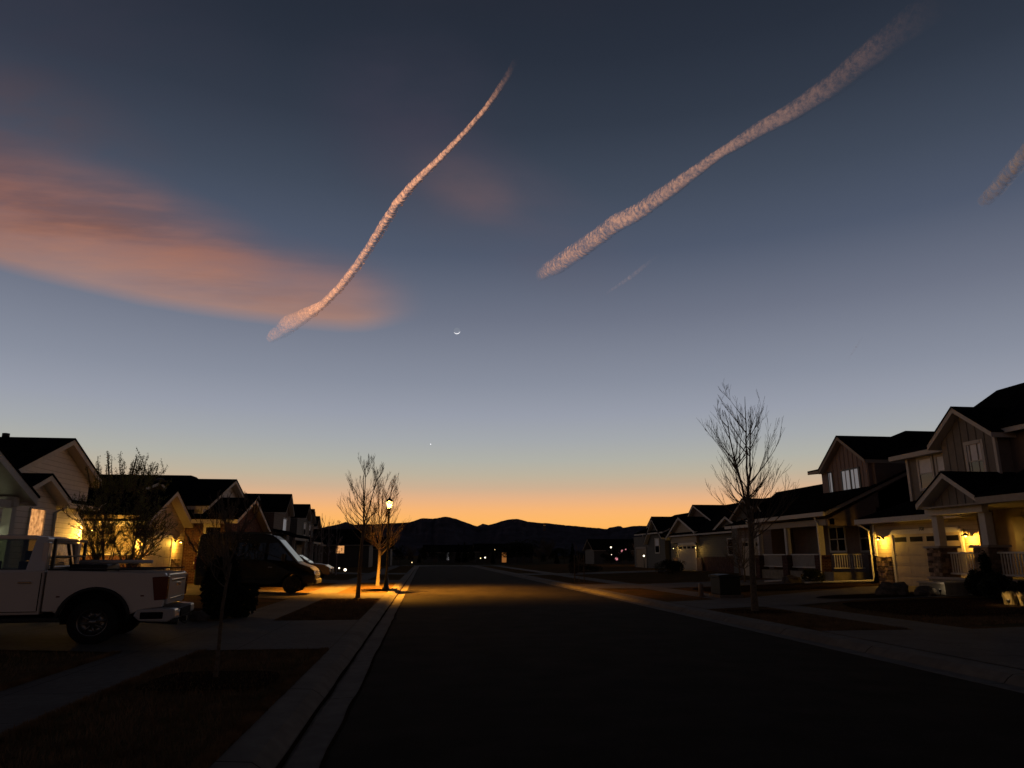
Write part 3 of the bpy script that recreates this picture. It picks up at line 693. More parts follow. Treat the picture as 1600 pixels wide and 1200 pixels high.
# low roof over the garage (hip end at the left)
def slab(par, pts, name='roof', mat='shingle', t=.07, under=.0):
    m = MB(); k = len(pts); m.v = [(x, y, z-under) for x, y, z in pts]+[(x, y, z-t-under) for x, y, z in pts]
    m.face(list(range(k))); m.face([k+i for i in reversed(range(k))])
    for i in range(k): j = (i+1) % k; m.face([i, k+i, k+j, j])
    return m.build(name, M_[mat], par)
slab(H1, [(19.65, 31.1, 3.22), (19.65, 24.7, 3.22), (22.0, 24.7, 4.05), (22.0, 30.4, 4.05)])
slab(H1, [(19.65, 31.1, 3.22), (22.0, 30.4, 4.05), (23.6, 31.1, 3.22)])
MB().box(19.60, 19.72, 24.4, 31.13, 2.98, 3.19).build('fascia', M_['trim'], H1)
MB().box(19.72, 20.28, 24.6, 31.0, 3.0, 3.05).build('soffit', M_['trim'], H1)
MB().box(19.72, 23.6, 31.0, 31.1, 2.98, 3.17).build('fascia', M_['trim'], H1)
downspout(H1, [(19.66, 31.0, 2.98), (20.16, 30.98, 2.72), (20.16, 30.98, .70), (20.1, 30.95, .50), (18.2, 31.9, .42), (17.5, 32.2, .38)])
# upper storey
block(H1, 'wall', 'board', 21.9, 29.5, 26.0, 30.1, 3.0, 5.95)
MB().box(21.82, 21.92, 30.0, 30.15, 3.95, 5.9).build('corner_board', M_['trim'], H1)
slab(H1, [(21.45, 30.75, 6.10), (21.45, 26.2, 6.10), (25, 26.2, 7.3), (25, 28.0, 7.6)])
MB().box(21.42, 21.53, 26.3, 30.75, 5.86, 6.06).build('fascia', M_['trim'], H1)
MB().box(21.53, 21.9, 26.3, 30.7, 5.88, 5.93).build('soffit', M_['trim'], H1)
window(H1, 'x', 21.9, -1, 28.55, 29.35, 4.5, 5.75, panes=1, upper='blindm', tw=.12)
window(H1, 'x', 21.9, -1, 27.45, 28.2, 4.5, 5.75, panes=1, upper='blindm', tw=.12)
gable(H1, 'x', 19.9, 25, 22.75, 5.93, 24.5, 7.17, 26.15, 5.93, wall='board', walla=(20.3, 24.9), zb=3.3, over=.36, batten=-1, front=20.3, tt=.2)
MB().box(20.22, 20.32, 23.0, 23.12, 4.1, 5.85).build('corner_board', M_['trim'], H1)
window(H1, 'x', 20.3, -1, 23.75, 24.45, 4.4, 5.65, upper='blindm', tw=.13)
block(H1, 'wall', 'stucco', 20.9, 29.5, 15.5, 24.4, GB, 6.0)
# main hipped roof
MB().box(20.42, 20.53, 15.0, 23.3, 5.86, 6.04).build('fascia', M_['trim'], H1)
e0, e1, ya, yb, zr = 20.4, 29.9, 15.0, 30.4, 8.75
slab(H1, [(e0, ya, 6.1), (e0, yb-4, 6.1), (25.1, yb-2.4, zr), (25.1, ya+4.6, zr)])
slab(H1, [(e0, yb-4, 6.1), (23.4, yb, 6.95), (25.1, yb-2.4, zr)])
slab(H1, [(e1, ya, 6.1), (e1, yb, 6.1), (25.1, yb-2.4, zr), (25.1, ya+4.6, zr)])
slab(H1, [(23.4, yb, 6.95), (e1, yb, 6.1), (25.1, yb-2.4, zr)])
slab(H1, [(e0, ya, 6.1), (e1, ya, 6.1), (25.1, ya+4.6, zr)])
# porch
gable(H1, 'x', 18.0, 20.9, 21.6, 3.52, 23.1, 4.5, 24.7, 3.48, wall='board', walla=(18.5, 18.6), zb=3.32, over=.30, batten=-1, front=18.5, tt=.2, wname='porch_gable_wall')
MB().box(18.42, 18.66, 21.95, 24.75, 3.02, 3.28).build('porch_beam', M_['trim'], H1)
MB().box(18.66, 20.3, 24.45, 24.7, 3.02, 3.24).build('porch_beam', M_['trim'], H1)
slab(H1, [(18.0, 21.7, 3.5), (18.0, 14.5, 3.5), (20.9, 14.5, 4.6), (20.9, 22.5, 4.6), (19, 22.0, 3.9)])
MB().box(17.98, 18.08, 14.5, 21.65, 3.24, 3.46).build('fascia', M_['trim_dark'], H1)
MB().box(18.08, 20.88, 14.6, 24.4, 3.25, 3.3).build('porch_ceiling', M_['trim_dark'], H1)
for cy, sd in ((24.55, 21), (22.25, 31), (18.6, 41)):
    pier(H1, 18.75, cy, .68, GB, 1.86, sd)
    MB().box(18.61, 18.89, cy-.14, cy+.14, 1.94, 3.02 if cy > 20 else 3.25).build('porch_column', M_['trim'], H1)
MB().box(18.35, 20.9, 15, 24.9, GB-.1, .84).build('porch_floor', M_['plinth'], H1)
MB().box(18.28, 18.42, 15, 24.9, .78, .86).build('porch_edge', M_['trim_dark'], H1)
railing(H1, 'x', 18.72, 22.6, 24.2, .95, 1.72); railing(H1, 'x', 18.72, 18.95, 21.9, .95, 1.72); railing(H1, 'y', 24.4, 19.1, 20.2, .95, 1.72)
MB().box(20.84, 20.9, 22.6, 23.5, .86, 2.95).build('front_door', M_['door_dark'], H1)
window(H1, 'x', 20.9, -1, 17.5, 19.3, 1.5, 2.9, trim='trim_dark')

# ---------------------------------------------------------------- right house 2
H2 = thing('house', (24, 38, .35), 'second house on the right with an upper gable of two pale curtained windows', 'house', 'houses along the street')
block(H2, 'wall', 'stucco', 22, 29.5, 33.0, 46.5, .3, 3.9)
block(H2, 'wall', 'stucco', 22.2, 29.5, 33.0, 37.6, 3.9, 6.2)
gable(H2, 'x', 21.6, 28, 32.9, 6.32, 35.1, 7.82, 37.25, 6.22, wall='board_pink', walla=(22, 22.5), zb=4.7, over=.35, batten=-1, front=22.0, tt=.2, trim='trim_dark')
block(H2, 'wall', 'board_pink', 22.0, 24, 36.9, 37.55, 4.7, 6.25)
slab(H2, [(21.6, 37.2, 6.27), (21.6, 38.3, 6.27), (24.5, 38.3, 6.6), (24.5, 37.2, 7.0)])
slab(H2, [(21.6, 38.3, 6.25), (24.5, 38.3, 6.55), (24.5, 37.2, 6.95), (21.6, 37.2, 6.25)], 'fascia', 'trim_dark', .16, .03)
slab(H2, [(24.7, 35.1, 7.80), (26.3, 36, 8.33), (31, 36, 8.33), (31, 32.8, 6.3), (24.5, 32.8, 6.3)])
slab(H2, [(24.7, 35.1, 7.80), (26.3, 36, 8.33), (31, 36, 8.33), (31, 39.2, 6.3), (24.5, 38.6, 6.3)])
window(H2, 'x', 22, -1, 34.0, 35.55, 4.83, 5.95, trim='black', panes=2, hung=False, lower='curtain', tw=.07, glassm=None)
window(H2, 'x', 22, -1, 36.5, 36.85, 4.95, 6.0, trim='black', hung=False, lower='curtain', tw=.06, glassm=None)
# long low roof, eave towards the street
slab(H2, [(19.1, 32.75, 3.70), (19.1, 41.5, 3.70), (24, 46.8, 5.85), (24, 32.75, 5.85)])
slab(H2, [(28.8, 32.75, 3.70), (28.8, 47, 3.70), (24, 47, 5.85), (24, 32.75, 5.85)])
slab(H2, [(19.13, 32.78, 3.68), (19.13, 41.4, 3.68), (23.9, 46.6, 5.80), (23.9, 32.78, 5.80)], 'rake_board', 'trim_dark', .17, .06)
MB().box(19.05, 19.15, 32.75, 41.3, 3.46, 3.66).build('gutter', M_['trim'], H2)
MB().prism('y', [(19.4, 3.3), (24, 3.3), (24, 5.55)], 33.0, 33.2).build('gable_wall', M_['stucco'], H2)
MB().box(19.5, 19.75, 33.0, 41.2, 3.05, 3.35).build('porch_beam', M_['trim_dark'], H2)
MB().box(19.4, 22, 33.0, 33.2, 3.02, 3.32).build('porch_beam', M_['stucco'], H2)
MB().box(19.5, 22, 33.1, 41, .3, .82).build('porch_floor', M_['plinth'], H2)
for cy in (34.25, 37.6, 40.9):
    m = MB(); m.box(19.4, 19.95, cy-.28, cy+.28, .3, 1.62); o = m.build('brick_pier', M_['brick'], H2)
    MB().box(19.56, 19.8, cy-.11, cy+.11, 1.62, 3.05).build('porch_column', M_['trim'], H2)
railing(H2, 'x', 19.67, 34.6, 37.3, .98, 1.68); railing(H2, 'x', 19.67, 37.9, 40.6, .98, 1.68); railing(H2, 'y', 33.2, 19.6, 21.2, .98, 1.68)
block(H2, 'brick_base', 'brick', 21.3, 29, 32.9, 33.0, .3, 1.62)
window(H2, 'x', 22, -1, 35.9, 37.3, 1.85, 3.05, panes=2, trim='trim'); window(H2, 'y', 33, -1, 22.9, 24.2, 1.85, 3.0, panes=1, trim='trim_dark'); window(H2, 'x', 22, -1, 33.6, 34.5, 1.85, 3.05, trim='trim_dark')
block(H2, 'front_door', 'door_dark', 21.96, 21.999, 38.6, 39.6, .82, 2.95)
downspout(H2, [(19.3, 34.0, 3.45), (19.42, 34.0, 3.2), (19.38, 33.9, 1.7), (19.3, 33.85, .62), (18.2, 34.8, .42), (17.2, 35.6, .32)])
# its garage wing with two small gables
block(H2, 'wall', 'sid_grey', 22.6, 29, 46.0, 51.5, .3, 3.9)
gable(H2, 'x', 22.2, 29, 46.2, 4.6, 48.5, 5.55, 50.9, 4.3, wall='sid_grey', walla=(22.6, 23), zb=3.5, over=.35, trim='trim_dark')
gable(H2, 'x', 20.2, 24, 41.0, 3.75, 42.1, 4.75, 43.4, 3.7, wall='sid_brown', walla=(20.6, 21), zb=3.3, over=.3, trim='trim_dark')
block(H2, 'wall', 'sid_brown', 20.6, 24, 41.3, 46.1, .3, 3.45)
slab(H2, [(20.1, 43.2, 3.55), (20.1, 46.8, 3.55), (23, 46.8, 4.5), (23, 43.2, 4.5)])
MB().box(20.07, 20.17, 43.2, 46.8, 3.32, 3.5).build('fascia', M_['trim'], H2)
garage_door(H2, 20.6, -1, 42.6, 45.3, .33, 2.5, mat='door', wins=3, trim='trim_dark')

# ---------------------------------------------------------------- right house 3 (single storey, twin gables, two lights)
H3 = thing('house', (25, 58, .35), 'third house on the right, single storey with two white wall lights beside its garage', 'house', 'houses along the street')
block(H3, 'wall', 'sid_grey', 23.2, 31, 51.8, 66.8, .3, 3.3)
gable(H3, 'x', 22.6, 30, 59.1, 3.65, 62.9, 5.03, 66.7, 3.25, wall='sid_tan', walla=(23.0, 23.4), zb=2.7, over=.5, tt=.22)
gable(H3, 'x', 22.9, 30, 50.6, 3.6, 53.3, 4.62, 56.2, 3.55, wall='sid_grey', walla=(23.2, 23.5), zb=2.7, over=.4, tt=.2)
gable(H3, 'x', 24.6, 31, 60.0, 4.6, 64.3, 6.2, 68.5, 3.6, wall='sid_brown', walla=(25, 25.3), zb=3.4, over=.4)
gable(H3, 'y', 50.8, 66, 22.7, 3.45, 27.3, 6.12, 31.5, 3.5, tt=.15)
garage_door(H3, 23.0, -1, 59.9, 64.0, .32, 2.5, mat='door', wins=4)
block(H3, 'stone_base', 'stone', 22.92, 23.05, 64.2, 65.6, .3, 1.4); block(H3, 'stone_base', 'stone', 22.92, 23.05, 58.6, 59.7, .3, 1.4)
block(H3, 'brick_base', 'brick', 23.1, 23.22, 51.9, 58.5, .3, 1.5)
window(H3, 'x', 23.2, -1, 52.6, 53.6, 1.7, 2.8)
for yy_ in (64.75, 59.2): sconce(H3, 22.98, yy_, 2.25, -1, 22, (1, .58, .13))
# ---------------------------------------------------------------- right house 4
H4 = thing('house', (25, 73, .35), 'fourth house on the right, narrow dark gable against the orange horizon', 'house', 'houses along the street')
block(H4, 'wall', 'sid_grey', 23.2, 31, 68.5, 79, .3, 3.6)
gable(H4, 'x', 22.8, 30, 68.4, 3.35, 71.3, 5.3, 74.2, 2.9, wall='sid_grey', walla=(23.2, 23.5), zb=2.6, over=.4)
gable(H4, 'y', 67.9, 77.6, 22.8, 3.9, 27.6, 6.0, 31.5, 3.7, tt=.15)
gable(H4, 'x', 24.2, 31, 71, 4.0, 75.5, 5.7, 79.5, 3.6, wall='sid_brown', walla=(24.5, 24.9), zb=3.3, over=.4)
window(H4, 'x', 23.2, -1, 70.2, 71.4, 1.9, 3.2, upper='blindm')
garage_door(H4, 23.2, -1, 74.6, 78.2, .3, 2.3, mat='door_dark', wins=0, trim='trim_dark')

# ---------------------------------------------------------------- left house 1
L1 = thing('house', (-15, 23, .3), 'nearest house on the left with white siding, stepped gables and an amber window', 'house', 'houses along the street')
block(L1, 'wall', 'sid_white', -21, -12.7, 23.6, 28.75, .2, 4.3)
block(L1, 'wall', 'sid_white', -21, -11.9, 20.6, 24.93, .2, 3.3)
block(L1, 'wall', 'sid_white', -21, -11.5, 12.2, 20.6, .2, 3.0)
gable(L1, 'x', -12.3, -22, 23.2, 4.2, 26.4, 5.62, 29.15, 4.36, wall='sid_white', walla=(-12.7, -13.2), zb=3.2, over=.38, tt=.19)
gable(L1, 'x', -11.5, -15, 22.1, 3.42, 23.6, 4.08, 25.1, 3.36, wall='sid_white', walla=(-11.9, -12.4), zb=2.3, over=.35, tt=.17)
slab(L1, [(-12.3, 25.0, 3.42), (-12.3, 28.95, 3.42), (-13.2, 28.95, 3.75), (-13.2, 25.0, 3.75)])
MB().box(-12.38, -12.28, 25.0, 28.95, 3.22, 3.38).build('fascia', M_['trim'], L1)
MB().box(-12.7, -12.38, 25.0, 28.9, 3.24, 3.28).build('soffit', M_['trim'], L1)
gable(L1, 'x', -10.4, -15, 14.6, 3.2, 17.75, 4.62, 20.85, 3.16, wall='sid_white', walla=(-11.4, -11.6), zb=2.8, over=.5, tt=.22)
MB().box(-11.4, -10.7, 20.2, 20.45, 2.85, 3.1).build('porch_beam', M_['trim'], L1)
MB().box(-10.95, -10.75, 14.8, 20.45, 2.80, 3.0).build('porch_beam', M_['trim'], L1)
MB().box(-10.95, -10.73, 20.22, 20.44, .2, 2.8).build('porch_column', M_['trim'], L1)
for rx in (-22,):
    m = MB(); m.lathe((-17.3, 26.4, 5.6), [(.12, 0), (.12, .16), (.0, .18)], 8); m.lathe((-14.6, 26.4, 5.6), [(.12, 0), (.12, .14), (.0, .16)], 8); m.build('roof_vent', M_['black'], L1)
window(L1, 'x', -11.9, 1, 23.38, 24.22, 1.25, 2.98, trim='sid_white', tw=.05, glassm=None, upper='win_amber', lower='win_amber2', label='amber lit window')
window(L1, 'x', -11.5, 1, 18.95, 19.75, .5, 2.75, trim='trim', tw=.09, glassm=None, lower='win_green', hung=False, label='bright greenish glass door')
m = MB()
for k in range(3): m.box(-11.49, -11.46, 19.2+.2*k, 19.23+.2*k, .5, 2.25)
for k in range(5): m.box(-11.49, -11.46, 19.1, 19.85, .8+.3*k, .83+.3*k)
m.build('glazing_bars', M_['trim'], L1)
downspout(L1, [(-11.55, 25.0, 3.15), (-11.86, 24.85, 2.95), (-11.84, 24.85, .4)]); downspout(L1, [(-10.6, 20.7, 3.0), (-11.4, 20.55, 2.8), (-11.44, 20.55, .4)])
sconce(L1, -11.48, 20.15, 2.25, 1, 3.5, (.9, 1, .62)); sconce(L1, -12.4, 28.75, 2.5, 1, 380, (1, .50, .07), ay=1)

# ---------------------------------------------------------------- left house 2 (lit garage, brick wing)
L2 = thing('house', (-14, 38, .3), 'second house on the left with yellow lit garage front and a brick gable', 'house', 'houses along the street')
block(L2, 'wall', 'sid_tan', -19, -11.6, 31.0, 36.9, .2, 3.2)
block(L2, 'brick_base', 'brick', -19, -11.55, 30.9, 31.0, .2, 1.62); MB().box(-19, -11.5, 30.84, 31.0, 1.62, 1.72).build('belt_trim', M_['trim'], L2)
gable(L2, 'x', -11.15, -18, 30.9, 3.0, 34.0, 4.5, 36.75, 3.14, wall='sid_tan', walla=(-11.6, -12), zb=2.6, over=.42, tt=.2)
garage_door(L2, -11.6, 1, 31.75, 35.1, .28, 2.35, mat='door', wins=0, rows=5, tw=.1)
m = MB(); stones(m, 'x', -11.58, 1, 31.0, 31.6, .2, 1.45, 51, .1); m.build('stone_veneer', M_['stone'], L2)
m = MB(); stones(m, 'x', -11.58, 1, 35.3, 36.4, .2, 1.45, 52, .1); m.build('stone_veneer', M_['stone'], L2)
sconce(L2, -11.58, 31.35, 2.22, 1, 150, (1, .50, .06)); sconce(L2, -11.58, 35.6, 2.22, 1, 95, (1, .50, .06))
# big roofs behind
block(L2, 'wall', 'brick', -20, -9.4, 37.2, 45.0, .2, 3.3)
gable(L2, 'x', -9, -20, 36.3, 3.35, 39.9, 4.62, 44.6, 2.9, wall='brick', walla=(-9.4, -9.9), zb=2.6, over=.45, tt=.2)
gable(L2, 'x', -10.5, -20, 36.6, 4.0, 41.3, 5.74, 44.6, 4.6, wall='sid_white', walla=(-10.9, -11.3), zb=3.6, over=.4, tt=.18)
gable(L2, 'x', -13.5, -21, 31.5, 3.6, 38.5, 5.34, 44, 3.8, tt=.15)
m = MB(); m.blob((-13.6, 38.5, 5.3), (.35, .3, .16), 3, .2); m.build('ridge_vent', M_['black'], L2)
window(L2, 'y', 37.2, -1, -10.7, -9.9, 1.5, 2.95, trim='trim', tw=.12); MB().box(-11.1, -9.45, 37.02, 37.18, 1.2, 1.3).build('sill', M_['trim'], L2)
MB().box(-10.8, -9.4, 37.0, 37.19, 3.05, 3.28).build('frieze_board', M_['trim'], L2)

# ---------------------------------------------------------------- left houses 3 to 6 (two storeys, further down)
def far_house(x, y, za, ze, hw, label, bodymat='sid_grey', lit=True, big=True):
    """x: facade plane, y: centre of the upper gable, za apex, ze eave"""
    s = -1 if x < 0 else 1
    H = thing('house', (x+s*4, y, .3), label, 'house', 'houses along the street')
    block(H, 'wall', bodymat, x+s*.4, x+s*9, y-hw*2.2, y+hw*1.2, .1, ze-.2)
    gable(H, 'x', x, x+s*9, y-hw, ze, y, za, y+hw, ze, wall=bodymat, walla=(x+s*.4, x+s*.9), zb=ze-1.2, over=.35)
    gable(H, 'x', x+s*2.2, x+s*10, y-hw*2.4, ze-.2, y-hw*.7, za-.15, y+hw, ze-.2, tt=.14)
    wz = ze-1.6
    window(H, 'x', x+s*.4, -s, y-hw*.45, y+hw*.25, wz, wz+1.1, upper='blindm' if not lit else None, lower='curtain' if lit else None, hung=not lit, glassm=None)
    slab(H, [(x-s*1.2, y-hw*2.3, 2.9), (x-s*1.2, y+hw, 2.9), (x+s*.4, y+hw, 3.5), (x+s*.4, y-hw*2.3, 3.5)])
    MB().box(min(x-s*1.22, x-s*1.1), max(x-s*1.22, x-s*1.1), y-hw*2.3, y+hw, 2.68, 2.86).build('fascia', M_['trim_dark'], H)
    for k in range(2): MB().box(x-s*1.0-.1, x-s*1.0+.1, y-hw*1.9+k*hw*2.4-.1, y-hw*1.9+k*hw*2.4+.1, .2, 2.7).build('porch_column', M_['trim_dark'], H)
    garage_door(H, x+s*.4, -s, y-hw*2.0, y-hw*.5, .25, 2.4, mat='door_dark', wins=0, trim='trim_dark')
    return H
far_house(-10.5, 58.2, 6.33, 4.85, 1.9, 'third house on the left, dark two storey gable with a pale upstairs window', 'sid_brown')
far_house(-11.5, 74.0, 6.62, 5.2, 2.0, 'fourth house on the left, dark gable stepping down behind the third', 'sid_grey', False)
far_house(-13.0, 87.2, 6.95, 5.5, 2.1, 'fifth house on the left, small dark gable near the row end', 'sid_grey', False)
far_house(-15.0, 106, 7.1, 5.6, 2.3, 'last house of the left row, tiny dark gable against the orange sky', 'sid_brown', False)
# roof hump between house 2 and 3
gh = thing('house', (-19, 52, .3), 'hip roofed dark house showing only its roof behind the second left house', 'house', 'houses along the street')
block(gh, 'wall', 'sid_grey', -24, -15, 49.5, 56, .1, 5.0)
slab(gh, [(-14.2, 48.8, 5.0), (-14.2, 56.5, 5.0), (-16.2, 52.8, 7.0), (-16.2, 51.6, 7.0)]); slab(gh, [(-14.2, 48.8, 5.0), (-16.2, 51.6, 7.0), (-24, 51.6, 7.0), (-24, 48.8, 5.0)]); slab(gh, [(-14.2, 56.5, 5.0), (-16.2, 52.8, 7.0), (-24, 52.8, 7.0), (-24, 56.5, 5.0)]); slab(gh, [(-16.2, 51.6, 7.0), (-16.2, 52.8, 7.0), (-24, 52.8, 7.0), (-24, 51.6, 7.0)])
window(gh, 'x', -15, 1, 51.5, 52.8, 2.0, 3.2, hung=False)

# ---------------------------------------------------------------- trees
def bare_tree(base, H, spread, clear, seed, label, group=None, bark='bark', lean=(0, 0), leaders=2, n1=26, r0=.09, name='bare_tree', twig=1.0, fork=None, cbark=None, low=True, droop=0):
    rnd = random.Random(seed); b = Vector(base); T = thing(name, tuple(b), label, 'tree', group)
    tr = MB(); cr_ = MB(); fork = fork or clear
    top = b+Vector((lean[0]*.5, lean[1]*.5, fork))
    pts = [b+(top-b)*t+Vector((.03*math.sin(t*5+seed), .02*math.cos(t*4), 0))*t for t in (0, .2, .4, .6, .8, 1)]
    tr.tube([b-Vector((0, 0, .1))]+pts, [r0*1.5, r0*1.25, r0, r0*.92, r0*.85, r0*.8, r0*.75], 10)
    axes = []
    for i in range(leaders):
        a = 2*math.pi*i/leaders+rnd.uniform(-.4, .4)+.4; rr = spread*rnd.uniform(.22, .42)
        end = b+Vector((lean[0]+math.cos(a)*rr, lean[1]+math.sin(a)*rr, H*rnd.uniform(.93, 1)))
        mid = top+(end-top)*.45+Vector((math.cos(a), math.sin(a), 0))*spread*.05
        P = []
        for k in range(9):
            t = k/8; p = top*(1-t)**2+mid*2*t*(1-t)+end*t*t
            if 0 < k < 8: p += Vector((rnd.gauss(0, .02), rnd.gauss(0, .02), 0))*H*.12
            P.append(p)
        rad = [r0*.36*(1-t/8)**.8+.005 for t in range(9)]
        cr_.tube(P, rad, 6); axes.append((P, rad))
    axes.append((pts, [r0]*6))
    def grow(p0, d, ln, r, lev):
        k = 6 if lev == 1 else 4; P = [p0]; dd = d.normalized(); R_ = [r]
        for i in range(k):
            dd = (dd+Vector((rnd.gauss(0, .07), rnd.gauss(0, .07), .12 if lev < 3 else .07))).normalized()
            P.append(P[-1]+dd*ln/k); R_.append(max(.0035*twig, r*(1-(i+1)/k)))
        cr_.tube(P, R_, 4 if lev < 2 else 3, False)
        if lev < 3:
            nn = (rnd.randint(5, 7) if lev == 1 else rnd.randint(2, 4))
            for _ in range(nn):
                i = rnd.randint(1, k-1); a = Vector((rnd.gauss(0, 1), rnd.gauss(0, 1), rnd.gauss(.3, .5))).normalized()
                grow(P[i], (P[i+1]-P[i]).normalized()*.95+a*.42, ln*rnd.uniform(.38, .68)*(1-.35*i/k), max(.004*twig, R_[i]*.65), lev+1)
    for q in range(n1):
        if low and q < n1*.28:
            z = rnd.uniform(clear, fork)
            t = min(.999, z/fork)*5; P, rad = axes[-1]; i = int(t); p0 = P[i]+(P[i+1]-P[i])*(t-i); f = 0
        else:
            P, rad = axes[rnd.randrange(leaders)]; t = rnd.uniform(.02, .9)*8; i = int(t); p0 = P[i]+(P[i+1]-P[i])*(t-i); f = t/8
        a = rnd.uniform(0, 2*math.pi); ln = spread*(1.35-.65*f)*rnd.uniform(.75, 1.15)
        grow(p0, Vector((math.cos(a), math.sin(a), .45+.9*f)), ln, r0*.20*(1-.6*f)+.005, 1)
    tr.build('trunk', M_[bark], T); cr_.build('crown', M_[cbark or bark], T)
    return T
bare_tree((8.94, 19.2, .1), 5.95, 1.25, 1.9, 4, 'tall bare tree on the right verge standing against the sky', 'bare street trees', lean=(.05, 0), leaders=3, n1=44, r0=.085, fork=2.75, twig=.9)
bare_tree((-2.34, 27.1, .1), 4.95, .95, 2.0, 8, 'dark bare tree on the left verge in front of the street lamp', 'bare street trees', leaders=3, n1=34, r0=.07, fork=2.6, lean=(.18, 0), bark='bark', twig=.95)
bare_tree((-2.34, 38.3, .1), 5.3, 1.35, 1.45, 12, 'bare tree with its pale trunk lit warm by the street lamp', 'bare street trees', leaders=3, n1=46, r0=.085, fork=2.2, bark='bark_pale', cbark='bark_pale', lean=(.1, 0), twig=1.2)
bare_tree((-2.51, 9.7, .1), 2.2, .42, .95, 21, 'thin young sapling in a mulch ring on the near left verge', None, leaders=2, n1=16, r0=.024, fork=1.4, bark='bark', twig=.8, lean=(.08, .02), name='sapling')
# aspens with pale trunks near the third left house
for i, (ax_, ay_, hh) in enumerate(((-7.9, 52.0, 4.7), (-7.3, 53.2, 4.5), (-7.0, 55.0, 4.3), (-6.7, 57.5, 4.2))):
    bare_tree((ax_, ay_, .2), hh, .55, 1.2, 40+i, ['slim pale aspen nearest the parked cars', 'second slim aspen in the pale trunked clump', 'third slim aspen in the pale trunked clump', 'farthest slim aspen in the pale trunked clump'][i], 'pale aspens beyond the parked car', leaders=3, n1=10, r0=.05, bark='bark_aspen', cbark='bark_aspen', name='aspen', fork=1.6, twig=1.5)
bare_tree((26.2, 88, .0), 3.9, 1.1, 1.1, 51, 'small bare tree lit by the distant street lamp on the right', None, leaders=3, n1=22, r0=.07, bark='bark_pale', cbark='bark_pale', twig=1.8)
# crab tree in front of the lit garage
def crab():
    rnd = random.Random(5); b = Vector((-8.9, 22.5, .22)); T = thing('crab_tree', tuple(b), 'multi stemmed bushy tree budding into leaf before the yellow lit garage', 'tree')
    tr = MB(); cw = MB(); lf = MB(); tips = []
    def grow(p0, d, ln, r, lev, mb):
        k = 6; P = [p0]; dd = d.normalized(); R_ = [r]
        for i in range(k):
            dd = (dd+Vector((rnd.gauss(0, .13), rnd.gauss(0, .13), .10))).normalized(); P.append(P[-1]+dd*ln/k); R_.append(max(.006, r*(1-.85*(i+1)/k)))
        mb.tube(P, R_, 6 if lev == 0 else 4 if lev == 1 else 3, False)
        if lev >= 2: tips.append(P)
        if lev < 3:
            for _ in range((9, 6, 4)[lev]):
                i = rnd.randint(2 if lev == 0 else 1, k-1); a = Vector((rnd.gauss(0, 1), rnd.gauss(0, 1), rnd.gauss(.15, .6))).normalized()
                grow(P[i], (P[i+1]-P[i]).normalized()*.7+a*.75, ln*(.46, .5, .5)[lev]*rnd.uniform(.7, 1.15), R_[i]*.55, lev+1, cw)
    for i in range(6):
        a = i*1.05+.3; grow(b+Vector((math.cos(a)*.08, math.sin(a)*.08, 0)), Vector((math.cos(a)*.5, math.sin(a)*.5, 1)), rnd.uniform(2.6, 3.2), .055, 0, tr)
    for i in range(38):   # upright shoots at the top
        a = rnd.uniform(0, 6.28); rr = rnd.uniform(.1, 1.15); p = b+Vector((math.cos(a)*rr, math.sin(a)*rr*.8, 3.25)); tz = 4.5-.5*(rr/1.15)**2-abs(rnd.gauss(0, .28))
        P = [p+Vector((math.cos(a)*.04*k, math.sin(a)*.04*k, (tz-3.25)*k/5)) for k in range(6)]; cw.tube(P, [.016, .014, .012, .01, .008, .005], 4, False); tips += [[P[0]]+[P[k]+(P[k+1]-P[k])*t_+Vector((rnd.gauss(0, .02), rnd.gauss(0, .02), 0)) for k in range(5) for t_ in (0, .3, .6, .9)]]
    for P in tips:
        for p in P[1:]:
            if rnd.random() < (.95 if P[0].z > b.z+3.2 else .26): lf.leaves(p, (.045, .045, .055), 6, .021, rnd, 0)
    tr.build('trunk', M_['bark'], T); o = cw.build('crown', M_['bark'], T); lf.build('leaves', M_['leaf'], o)
crab()

def shrub(loc, r, label, mat='leaf_dark', n=700, seed=1, name='shrub', size=.06, group=None, core=True):
    rnd = random.Random(seed); T = thing(name, loc, label, 'shrub', group); m = MB(); c = Vector(loc)+Vector((0, 0, r[2]*.9))
    m.leaves(c, r, n, size, rnd, .55)
    for _ in range(6):
        d = Vector((rnd.uniform(-.6, .6)*r[0], rnd.uniform(-.6, .6)*r[1], rnd.uniform(.1, .8)*r[2])); m.leaves(c+d, [q*.45 for q in r], n//8, size, rnd, .3)
    m.build('foliage', M_[mat], T); s = MB()
    for _ in range(5):
        d = Vector((rnd.uniform(-.7, .7)*r[0], rnd.uniform(-.7, .7)*r[1], r[2]*1.3)); s.tube([Vector(loc), Vector(loc)+d*.5, Vector(loc)+d], [.015, .01, .005], 4, False)
    s.build('stems', M_['bark'], T); return T
shrub((-4.95, 18.9, .14), (.46, .46, .74), 'big dark rounded shrub hiding the rear of the van', n=2600, seed=3, size=.055)
shrub((-4.55, 19.1, .12), (.45, .45, .38), 'low dark shrub at the foot of the big rounded one', n=1200, seed=4)
shrub((18.2, 22.3, .3), (.42, .42, .42), 'dark ball shrub in front of the right porch steps', n=1500, seed=6)
shrub((17.4, 20.6, .3), (.55, .5, .40), 'low black shrub right of the ball shrub by the porch', n=1500, seed=7)
shrub((17.9, 21.5, .3), (.17, .17, .72), 'narrow upright evergreen before the second stone pier', 'conifer', n=900, seed=8, name='evergreen_shrub')
shrub((17.7, 19.5, .3), (.8, .6, .33), 'wide dark bed shrub near the lit straw grass', n=1800, seed=9)
shrub((18.0, 32.3, .3), (.5, .6, .36), 'dark shrub under the brick porch of the second right house', n=1000, seed=10)
